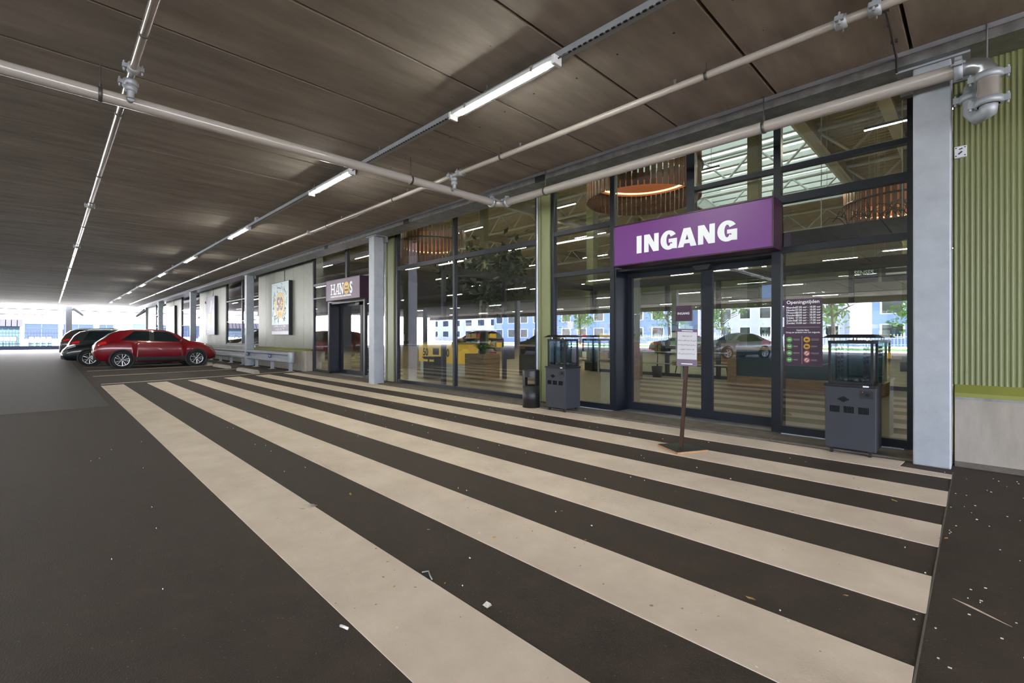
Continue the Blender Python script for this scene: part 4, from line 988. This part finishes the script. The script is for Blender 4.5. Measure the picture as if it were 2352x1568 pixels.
for (u, v, rx, ry) in ((1392, 1148, .16, .06), (706, 1165, .05, .06), (1140, 1080, .17, .06)):
    x, y = ground_at(u, v); q = MB(); rr = random.Random(u)
    for i in range(26):
        a = rr.uniform(0, 6.3); d = math.sqrt(rr.random()); cx, cy_ = rx * d * math.cos(a), ry * d * math.sin(a); l = rr.uniform(.012, .035)
        q.prism([(cx - l, cy_ - .003), (cx + l, cy_ - .001), (cx + l * .8, cy_ + .005), (cx - l * .7, cy_ + .004)], 'z', .0045, .0052)
    q.build('smudge', 'paint_smudge', floor, 0, (x, y, 0), (0, 0, .5))
x, y = ground_at(2260, 1410)
q = MB(); q.prism([(-.13, .008), (-.07, .018), (.02, .012), (.10, .004), (.02, .002), (-.06, .004)], 'z', 0, .0015); q.build('paint_scuff', 'road_paint', floor, 0, (x, y, .0), (0, 0, -.55))
# ------------------------------------------------------------------ the shop behind the glass
SY1, SX0, SX1, SZ = 42., -54., 1.2, 8.6
struct(B(SX0, SX1, 6.95, SY1, -.25, .012).build('floor_shop', 'shop_floor'), 'pale polished shop floor behind the glass', 'floor')
struct(B(-9.8, -.4, 7.3, 13.9, .012, .02).build('floor_mat', 'coir_mat'), 'brown coir mat floor of the entrance lobby', 'mat')
struct(B(SX0, SX1, SY1, SY1 + .2, 0, SZ + .4).build('wall_back', 'shop_wall'), 'grey rear wall of the shop', 'wall')
struct(B(SX1, SX1 + .2, 6.95, SY1, 0, SZ + .4).build('wall_side', 'shop_wall'), 'grey side wall of the shop', 'wall')
struct(B(SX0 - .2, SX0, 6.95, SY1, 0, SZ + .4).build('wall_end', 'shop_wall'), 'grey end wall of the shop', 'wall')
struct(B(SX0, SX1, 6.86, 7.0, 4.42, SZ + .5).build('wall_above', 'shop_wall'), 'wall above the shop glazing', 'wall')
SK = (-10.5, -4.2, 15.5, 27.5)     # skylight opening
roof = struct(thing('ceiling_shop', 'ribbed metal roof over the shop', 'ceiling'), 'ribbed metal roof over the shop', 'ceiling')
def deck(x0, x1, ya, yb):
    y = ya; pts = []
    while y < yb - .01:
        pts += [(y, SZ), (y + .10, SZ), (y + .14, SZ + .09), (y + .26, SZ + .09)]; y += .30
    pts.append((yb, SZ)); n_ = len(pts); g = MB()
    g._add([(x0, a, b_) for a, b_ in pts] + [(x1, a, b_) for a, b_ in pts], [(i, i + 1, n_ + i + 1, n_ + i) for i in range(n_ - 1)])
    g.build('ribbed_sheet', 'shop_roof', roof); B(x0, x1, ya, yb, SZ + .12, SZ + .3).build('roof_board', 'shop_roof_grey', roof)
deck(SX0, SK[0], 6.95, SY1); deck(SK[1], SX1, 6.95, SY1); deck(SK[0], SK[1], 6.95, SK[2]); deck(SK[0], SK[1], SK[3], SY1)
B(SK[0], SK[1], SK[2], SK[3], SZ + 1.0, SZ + 1.02).build('skylight_sheet', 'skylight', roof)
for a in ((SK[0], SK[0] + .1, SK[2], SK[3]), (SK[1] - .1, SK[1], SK[2], SK[3]), (SK[0], SK[1], SK[2], SK[2] + .1), (SK[0], SK[1], SK[3] - .1, SK[3])): B(*a, SZ - .5, SZ + 1.0).build('skylight_curb', 'shop_truss', roof)
y = SK[2] + .5
while y < SK[3]: B(SK[0], SK[1], y, y + .22, SZ + .1, SZ + .3).build('skylight_rib', 'shop_truss', roof); y += 1.0
def skl2(x0, x1, ya, yb):
    B(x0, x1, ya, yb, SZ - .06, SZ - .04).build('rooflight', 'shop_led_cool', roof)
for i, x in enumerate((-1.9, -4.0, -10.7, -17.5, -24.5, -32., -40.)):
    bm_ = thing('roof_beam', ('roof beam by the right end of the shop', 'roof beam on the near edge of the skylight', 'roof beam on the far edge of the skylight', 'roof beam over the yellow counter', 'roof beam past the yellow counter', 'roof beam deep in the left of the shop', 'leftmost roof beam of the shop')[i], 'beam', (x, 0, 0), 0, 'roof beams of the shop')
    B(-.16, .16, 7.2, SY1, SZ - .60, SZ - .54).build('flange', 'shop_duct', bm_); B(-.05, .05, 7.2, SY1, SZ - .54, SZ).build('web', 'shop_duct', bm_)
for i, y in enumerate((12.5, 19., 24., 31.)):
    tr = thing('roof_truss', ('white roof truss nearest the glass', 'white roof truss under the near part of the skylight', 'white roof truss under the far part of the skylight', 'white roof truss deep in the shop')[i], 'truss', (0, y, 0), 0, 'white trusses across the shop')
    for z in (SZ - .15, SZ - 1.15): MB().cyl((-30, 0, z), (1, 0, z), .07, 8).build('chord', 'shop_truss', tr)
    for k in range(16):
        x = -30 + 2 * k; MB().cyl((x, 0, SZ - .15), (x + 1, 0, SZ - 1.15), .045, 6).build('diagonal', 'shop_truss', tr); MB().cyl((x + 1, 0, SZ - 1.15), (x + 2, 0, SZ - .15), .045, 6).build('diagonal', 'shop_truss', tr)
for i, (y, z, x1) in enumerate(((9.4, 7.3, 0.8), (11.0, 7.0, 0.8))):
    dc = thing('air_duct', ('round air duct near the glass under the shop roof', 'second round air duct under the shop roof')[i], 'duct', (0, y, z)); MB().cyl((-14, 0, 0), (x1, 0, 0), .2, 16).build('tube', 'shop_duct', dc)
    for k in range(4): MB().cyl((-1.2 - 3 * k, 0, 0), (-1.2 - 3 * k, 2.2, .35), .13, 12).build('branch', 'shop_duct', dc)
for i, (x, y) in enumerate(((-4.55, 14.4), (-10.2, 14.4), (-17.2, 15.2), (-24., 13.), (-7.2, 26.), (-15., 26.), (-1.8, 22.))):
    sc_ = thing('shop_column', ('olive shop column behind the right door leaf', 'olive shop column near the lobby doors', 'olive shop column by the yellow counter', 'olive shop column in the left of the shop', 'olive column deep in the shop under the skylight', 'olive column deep in the shop', 'olive shop column by the right heater')[i], 'column', (x, y, 0), 0, 'olive columns in the shop')
    B(-.15, .15, -.15, .15, .0, SZ).build('shaft', 'shop_olive', sc_); B(-.2, .2, -.2, .2, 0, .35).build('foot', 'shop_dark', sc_)
# hanging warm strip lamps
sl = None; cnt = 0
for j, y in enumerate((8.6, 12.2, 16.5, 21.0, 26.0, 31.5)):
    for i in range(7):
        x = -2.6 - 4.6 * i + (1.7 if j % 2 else 0); z = 5.62
        if x > 0.3 or (-11.4 < x < -3.3 and 15.4 < y < 27.6): continue
        if sl is None:
            sl = thing('hanging_lamp', 'warm linear lamp hanging in the shop behind the glass', 'lamp', (x, y, z), 0, 'hanging linear lamps in the shop')
            B(-.8, .8, -.03, .03, 0, .05).build('housing', 'shop_dark', sl); B(-.8, .8, -.014, .014, -.012, 0).build('light_strip', 'shop_led', sl)
            for s in (-.6, .6): MB().cyl((s, 0, .05), (s, 0, 2.98), .006, 5).build('wire', 'steel', sl)
        else: dup(sl, (x, y, z))
# wooden slat ring lamps
def slat_ring(label, x, y, z, R, h, n):
    t = thing('slat_lamp', label, 'lamp', (x, y, z), 0, 'round wooden slat lamps in the shop')
    s0 = None
    for i in range(n):
        a = 2 * PI * i / n
        if s0 is None: s0 = B(-.012, .012, -.05, .05, 0, h).build('slat', 'slat_wood', t); o = s0
        else: o = copyobj(s0, t)
        o.location = (R * math.cos(a), R * math.sin(a), 0); o.rotation_euler = (0, 0, a + PI / 2 + PI / 2)
    MB().lathe([(R - .10, h * .42), (R - .09, h * .42), (R - .09, h * .80), (R - .10, h * .80)], (0, 0, 0), 48).build('inner_band', 'copper_glow', t)
    MB().lathe([(R - .07, h * .60), (R + .055, h * .60), (R + .055, h * .63), (R - .07, h * .63)], (0, 0, 0), 48).build('hoop', 'shop_dark', t)
    MB().lathe([(R - .2, h * .45), (R - .13, h * .45), (R - .13, h * .47), (R - .2, h * .47)], (0, 0, 0), 48).build('light_ring', 'ring_led', t)
    for k in range(3): a = 2.1 * k; MB().cyl((R * math.cos(a) * .9, R * math.sin(a) * .9, h), (R * math.cos(a) * .9, R * math.sin(a) * .9, SZ - z), .006, 5).build('wire', 'steel', t)
    return t
slat_ring('large round wooden slat lamp above the purple entrance sign', -5.75, 10.2, 4.55, 1.32, 1.15, 64)
slat_ring('round wooden slat lamp behind the glass near the sign column', -14.7, 10.35, 4.15, 1.25, 1.1, 56)
slat_ring('round wooden slat lamp behind the upper right glass', -1.55, 17.0, 4.4, 1.3, 1.1, 56)
t = thing('plant_trough', 'dark hanging trough with arching green stems behind the right glass', 'planter', (-1.2, 7.9, 2.62))
B(-.95, .68, -.14, .14, 0, .20).build('trough', 'shop_dark', t)
for sx in (-.4, .5): MB().cyl((sx, 0, .2), (sx, 0, SZ - 2.62), .006, 5).build('wire', 'steel', t)
q = MB(); rn = random.Random(31)
for i in range(22):
    a = rn.uniform(-.1, .6); d = rn.choice((-1, 1)) * rn.uniform(.12, .35); h = rn.uniform(.12, .30)
    q.tube([(a, rn.uniform(-.06, .06), .19), (a + d * .3, 0, .2 + h * .8), (a + d * .7, 0, .2 + h), (a + d, .02, .2 + h * .55)], .006, 4)
q.build('stems', 'leaf_dark', t)
# inner lobby wall of glass doors
lb_ = struct(thing('window_lobby', 'inner glass wall of the entrance lobby', 'window'), 'inner glass wall of the entrance lobby', 'window')
xs_ = [-9.8, -8.4, -7.0, -5.4, -3.8, -2.2, -.6]
for x in xs_: B(x - .05, x + .05, 13.9, 14.02, .02, 3.0).build('post', 'shop_dark', lb_)
B(-9.8, -.6, 13.88, 14.04, 2.9, 3.15).build('head', 'shop_dark', lb_); B(-9.8, -.6, 13.9, 14.02, .02, .12).build('rail', 'shop_dark', lb_)
for a, b_ in zip(xs_[:-1], xs_[1:]): B(a + .05, b_ - .05, 13.95, 13.962, .12, 2.9).build('pane', 'glass_inner', lb_)
for x in (-9.85,):
    for y in (7.3, 9.5, 11.7, 13.9): B(x - .05, x + .05, y - .05, y + .05, .02, 3.0).build('post', 'shop_dark', lb_)
    B(x - .05, x + .05, 7.3, 13.9, 2.9, 3.1).build('head', 'shop_dark', lb_)
for i, (x, y) in enumerate(((-9.3, 13.5), (-7.75, 13.2), (-6.2, 13.3))):
    hr = thing('barrier_rail', ('stainless barrier rail behind the left heater', 'stainless barrier rail behind the left edge of the door', 'stainless barrier rail behind the notice stand')[i], 'rail', (x, y, 0), 0, 'stainless barrier rails in the lobby')
    MB().cyl((0, 0, .02), (0, 0, .95), .035, 12).build('post', 'steel', hr)
    for z in (.45, .8): MB().cyl((0, 0, z), (1.3, .1, z), .018, 8).build('bar', 'steel', hr)
# furniture
t = thing('service_counter', 'yellow anniversary service counter with 50 prints behind the middle glass', 'counter', (-12.75, 9.6, 0), -.05)
B(-1.15, 1.15, -.35, .35, .012, .40).build('plinth', 'white_wall', t); B(-1.2, 1.2, -.4, .4, .40, 1.02).build('front', 'desk_yellow', t, .02); B(-1.25, 1.25, -.45, .45, 1.02, 1.07).build('top', 'wood_pale', t)
for x in (-.72, .55): text('50', .36, 'print', 'ink', t, x, -.41, .62, .010, 'CENTER', .95, .002)
B(-.25, .10, -.415, -.40, .66, .88).build('print_frame', 'ink', t)
for i, (x, m_) in enumerate(((-.6, 'copper_glow'), (-.35, 'leaf_dark'), (.5, 'copper_glow'), (.8, 'wood'))):
    v = thing('counter_bottle', ('amber bottle at the left of the yellow counter', 'dark green bottle on the yellow counter', 'amber bottle right of centre on the yellow counter', 'brown jar at the right end of the yellow counter')[i], 'bottle', (-12.75 + x, 9.6 - .05 * x, 1.07)); MB().lathe([(0, 0), (.06, 0), (.065, .12), (.03, .18), (.022, .26), (0, .26)], (0, 0, 0), 12).build('glass_body', m_, v); MB().cyl((0, 0, .26), (0, 0, .29), .024, 8).build('cap', 'black', v)
t = thing('display_stand', 'black display stand before the yellow counter', 'stand', (-11.75, 8.35, 0)); B(-.28, .28, -.2, .2, .012, .62).build('body', 'shop_dark', t); B(-.3, .3, -.22, .22, .62, .66).build('top', 'black', t); B(-.27, -.05, -.21, -.2, .52, .58).build('slot', 'desk_yellow', t); B(.05, .27, -.21, -.2, .52, .58).build('slot', 'desk_yellow', t)
t = thing('planter_box', 'wooden planter box behind the middle glass', 'planter', (-10.55, 9.25, 0))
for i in range(5): B(-.42, .42, -.33, .33, .02 + i * .15, .155 + i * .15).build('plank', 'wood', t)
tree('indoor_tree', 'dark leafy indoor tree growing from the wooden planter', (-10.55, 9.25, .75), 3.0, 1.25, 'leaf_dark', 77, 900, 'plant', None, .5, .11)
q = thing('planter_fern', 'green ferns at the foot of the indoor tree', 'plant', (-10.4, 9.2, .77)); f = MB(); rn = random.Random(2)
for i in range(50):
    a = rn.uniform(0, 6.3); l = rn.uniform(.2, .42); d = Vector((math.cos(a), math.sin(a), 0)); sd = Vector((-d.y, d.x, 0)) * .03; p0 = Vector((0, 0, 0)); p1 = d * l * .6 + Vector((0, 0, l * .7)); p2 = d * l + Vector((0, 0, l * .5)); f._add([p0 - sd, p0 + sd, p1 + sd, p2, p1 - sd], [(0, 1, 2, 3, 4)])
f.build('fronds', 'leaf', q)
t = thing('cash_desk', 'dark cash desk behind the glass left of the bin', 'desk', (-9.7, 11.3, 0)); B(-1.0, 1.0, -.3, .3, .012, .95).build('body', 'shop_dark', t); B(-1.05, 1.05, -.35, .35, .95, 1.0).build('top', 'wood_pale', t)
t = thing('monitor', 'monitor with a plain blue screen on the dark cash desk', 'monitor', (-9.75, 11.25, 1.0), -.2); B(-.3, .3, -.02, .02, .12, .50).build('case', 'black', t); B(-.28, .28, -.024, -.02, .14, .48).build('screen', 'screen_blue', t); MB().cyl((0, 0, 0), (0, 0, .14), .03, 8).build('stand', 'black', t); B(-.12, .12, -.08, .08, 0, .015).build('foot', 'black', t)
t = thing('lounge_bench', 'tan leather lounge bench behind the sliding door', 'bench', (-6.3, 15.1, 0)); B(-.95, .95, -.35, .35, .30, .45).build('seat', 'leather_tan', t, .04); B(-.95, .95, .25, .40, .42, 1.05).build('backrest', 'leather_tan', t, .04)
for sx in (-1, 1):
    for sy in (-1, 1): MB().cyl((sx * .85, sy * .28, .012), (sx * .80, sy * .25, .31), .018, 8).build('leg', 'black', t)
t = thing('glass_counter', 'wooden counter with dark teal glass behind the right door leaf', 'counter', (-2.9, 12.5, 0)); B(-1.55, 1.55, -.4, .4, .05, .30).build('base', 'wood', t); B(-1.5, 1.5, -.36, .36, .30, .95).build('case', 'teal_glass', t); B(-1.55, 1.55, -.4, .4, .95, 1.0).build('top', 'wood_pale', t); B(-1.56, -1.35, -.41, .41, .05, 1.0).build('end_panel', 'wood', t)
for sx in (-1.3, 1.3): MB().cyl((sx, 0, .0), (sx, 0, .06), .05, 8).build('foot', 'black', t)
t = thing('wood_podium', 'tall wooden podium behind the left edge of the door', 'podium', (-7.2, 12.2, 0)); B(-.18, .18, -.25, .25, .02, 1.12).build('body', 'wood', t); B(-.2, .2, -.27, .27, 1.12, 1.15).build('top', 'wood_pale', t)
q = thing('podium_plant', 'small green plant on the wooden podium', 'plant', (-7.2, 12.2, 1.15)); f = MB()
for i in range(40):
    a = rn.uniform(0, 6.3); l = rn.uniform(.1, .22); d = Vector((math.cos(a), math.sin(a), 0)); sd = Vector((-d.y, d.x, 0)) * .025; f._add([-sd, sd, d * l * .5 + Vector((0, 0, l)) + sd, d * l + Vector((0, 0, l * .9)), d * l * .5 + Vector((0, 0, l)) - sd], [(0, 1, 2, 3, 4)])
f.build('leaves', 'leaf', q)
t = thing('plant_pot', 'black plant pot on the lobby mat', 'pot', (-7.0, 13.3, 0)); MB().lathe([(0, .02), (.13, .02), (.17, .36), (.15, .36), (.13, .30), (0, .30)], (0, 0, 0), 20).build('pot', 'black', t)
MB().tube([(0, 0, .3), (.02, 0, .7), (-.01, .02, 1.2)], [.02, .015, .008], 6).build('stem', 'bark', t)
t = thing('display_pedestal', 'black waisted display pedestal behind the right door leaf', 'stand', (-4.3, 15.2, 0)); MB().lathe([(0, .012), (.30, .012), (.22, .25), (.12, .5), (.14, .8), (.24, .95), (.24, 1.0), (0, 1.0)], (0, 0, 0), 20).build('body', 'sheet_purple', t)
for i, (x, y, z, w_, h, m_, lb) in enumerate(((-5.65, 19.1, 2.7, .85, .5, 'screen_mixed', 'blue advertising screen hanging deep in the shop behind the right door'), (-2.6, 18.6, 3.0, .7, .8, 'shop_dark', 'dark hanging sign with white lettering behind the right glass'), (-1.75, 18.6, 3.0, .8, .8, 'shop_dark', 'second dark hanging sign with small print behind the right glass'))):
    t = thing('hanging_sign', lb, 'sign', (x, y, z)); B(-w_ / 2, w_ / 2, -.03, .03, 0, h).build('board', m_, t)
    for s in (-1, 1): MB().cyl((s * w_ * .4, 0, h), (s * w_ * .4, 0, SZ - z), .006, 5).build('wire', 'steel', t)
    if i == 1: text('STUDIO\nSENSES', .19, 'lettering', 'letter_white', t, 0, -.034, .45, .004, 'CENTER', .85, .002)
    if i == 2:
        for k in range(3): B(-.3, .2 + .08 * (k % 2), -.034, -.03, .6 - .2 * k, .66 - .2 * k).build('print_line', 'letter_white', t)
cols_ = ('desk_yellow', 'white_wall', 'blue_wall', 'bar_red', 'wood_pale', 'leaf')
for j, (x, y) in enumerate(((-3, 30), (-8, 32), (-13, 30), (-18, 32), (-23, 29), (-14, 20), (-20, 18), (-28, 16))):
    t = thing('shop_shelf', ('tall shelf at the right rear of the shop', 'tall shelf at the rear, second from the right', 'tall shelf at the rear, third from the right', 'tall shelf at the rear, fourth from the right', 'tall shelf at the left rear', 'shelf in the middle of the shop behind the planter', 'shelf behind the yellow counter', 'shelf far in the left of the shop')[j], 'shelf', (x, y, 0), 0, 'goods shelves in the shop')
    for s in (-1, 1): B(s * 1.7 - .03, s * 1.7 + .03, -.4, .4, .012, 2.1).build('upright', 'shop_dark', t)
    for k in range(4):
        B(-1.7, 1.7, -.4, .4, .15 + .5 * k, .19 + .5 * k).build('board', 'wood_pale', t)
        for n_ in range(6): rr = random.Random(j * 100 + k * 10 + n_); B(-1.62 + .54 * n_, -1.62 + .54 * n_ + .44, -.36, .3, .19 + .5 * k, .19 + .5 * k + rr.uniform(.2, .4)).build('goods_box', rr.choice(cols_), t)
for i, (x, y) in enumerate(((-15.6, 10.4), (-18.4, 11.2))):
    t = thing('checkout', ('wooden checkout behind the left-hand entrance', 'second wooden checkout further inside the left-hand entrance')[i], 'counter', (x, y, 0), 0, 'checkouts inside the left-hand entrance'); B(-.9, .9, -.35, .35, .012, .9).build('body', 'wood_pale', t); B(-.95, .95, -.4, .4, .9, .95).build('top', 'shop_dark', t)
    q = thing('till', ('black till on the nearer checkout', 'black till on the further checkout')[i], 'till', (x + .3, y, .95)); B(-.18, .18, -.02, .02, .12, .42).build('display', 'black', q); B(-.2, .2, -.15, .15, 0, .12).build('drawer', 'heater_dark', q)
# people at the desks, seen through the glass
def person(label, x, y, rz, shirt, hair, z0=.012, lean=.25):
    t = thing('person', label, 'person', (x, y, z0), rz)
    J = [((0, 0, .95), .15), ((0, .02, 1.15), .145), ((0, .05 + lean * .3, 1.38), .14), ((0, .06 + lean * .45, 1.52), .055), ((0, .08 + lean * .55, 1.62), .085), ((0, .09 + lean * .6, 1.70), .075),
         ((.19, .05 + lean * .3, 1.40), .062), ((.26, .10 + lean * .4, 1.15), .048), ((.20, .32 + lean * .4, 1.03), .038), ((.17, .40 + lean * .4, 1.03), .034),
         ((-.19, .05 + lean * .3, 1.40), .062), ((-.26, .10 + lean * .4, 1.15), .048), ((-.20, .32 + lean * .4, 1.03), .038), ((-.17, .40 + lean * .4, 1.03), .034),
         ((.10, 0, .85), .10), ((.11, .02, .48), .065), ((.11, -.02, .09), .045), ((.12, .12, .04), .04), ((-.10, 0, .85), .10), ((-.11, .02, .48), .065), ((-.11, -.02, .09), .045), ((-.12, .12, .04), .04)]
    E_ = [(0, 1), (1, 2), (2, 3), (3, 4), (4, 5), (2, 6), (6, 7), (7, 8), (8, 9), (2, 10), (10, 11), (11, 12), (12, 13), (0, 14), (14, 15), (15, 16), (16, 17), (0, 18), (18, 19), (19, 20), (20, 21)]
    me = bpy.data.meshes.new('body'); me.from_pydata([j[0] for j in J], E_, [])
    o = bpy.data.objects.new('body', me); COL.objects.link(o); o.parent = t
    o.modifiers.new('skin', 'SKIN'); 
    if not me.skin_vertices: bpy.context.view_layer.update()
    for v, j in zip(me.skin_vertices[0].data, J): v.radius = (j[1], j[1] * .85); v.use_root = False
    me.skin_vertices[0].data[0].use_root = True
    ss = o.modifiers.new('sub', 'SUBSURF'); ss.levels = 1; ss.render_levels = 1
    m_ = bpy.data.materials.new('figure_' + shirt); m_.use_nodes = True; M[m_.name] = m_; nt = m_.node_tree
    tc = nt.nodes.new('ShaderNodeTexCoord'); sp = nt.nodes.new('ShaderNodeSeparateXYZ'); cr = nt.nodes.new('ShaderNodeValToRGB'); cr.color_ramp.interpolation = 'CONSTANT'; mm = nt.nodes.new('ShaderNodeMath'); mm.operation = 'DIVIDE'; mm.inputs[1].default_value = 2.
    g = lambda n_: M[n_].node_tree.nodes['Principled BSDF'].inputs[0].default_value
    cr.color_ramp.elements[0].color = g('trousers'); cr.color_ramp.elements[1].position = .47; cr.color_ramp.elements[1].color = g(shirt); e = cr.color_ramp.elements.new(.765); e.color = g('skin')
    nt.links.new(tc.outputs['Object'], sp.inputs[0]); nt.links.new(sp.outputs['Z'], mm.inputs[0]); nt.links.new(mm.outputs[0], cr.inputs[0]); nt.links.new(cr.outputs[0], nt.nodes['Principled BSDF'].inputs[0])
    me.materials.append(m_)
    MB().lathe([(.05, -.06), (.088, -.02), (.094, .04), (.075, .09), (.03, .115), (0, .118)], (0, .065 + lean * .58, 1.66), 14).build('hair', hair, t)
    return t
person('person in a pale shirt leaning over the dark cash desk', -9.3, 12.0, PI, 'shirt_pale', 'hair_brown', .012, .5)
person('person in a dark maroon top standing behind the nearer checkout', -15.75, 11.05, PI, 'shirt_maroon', 'hair_brown', .012, .1)
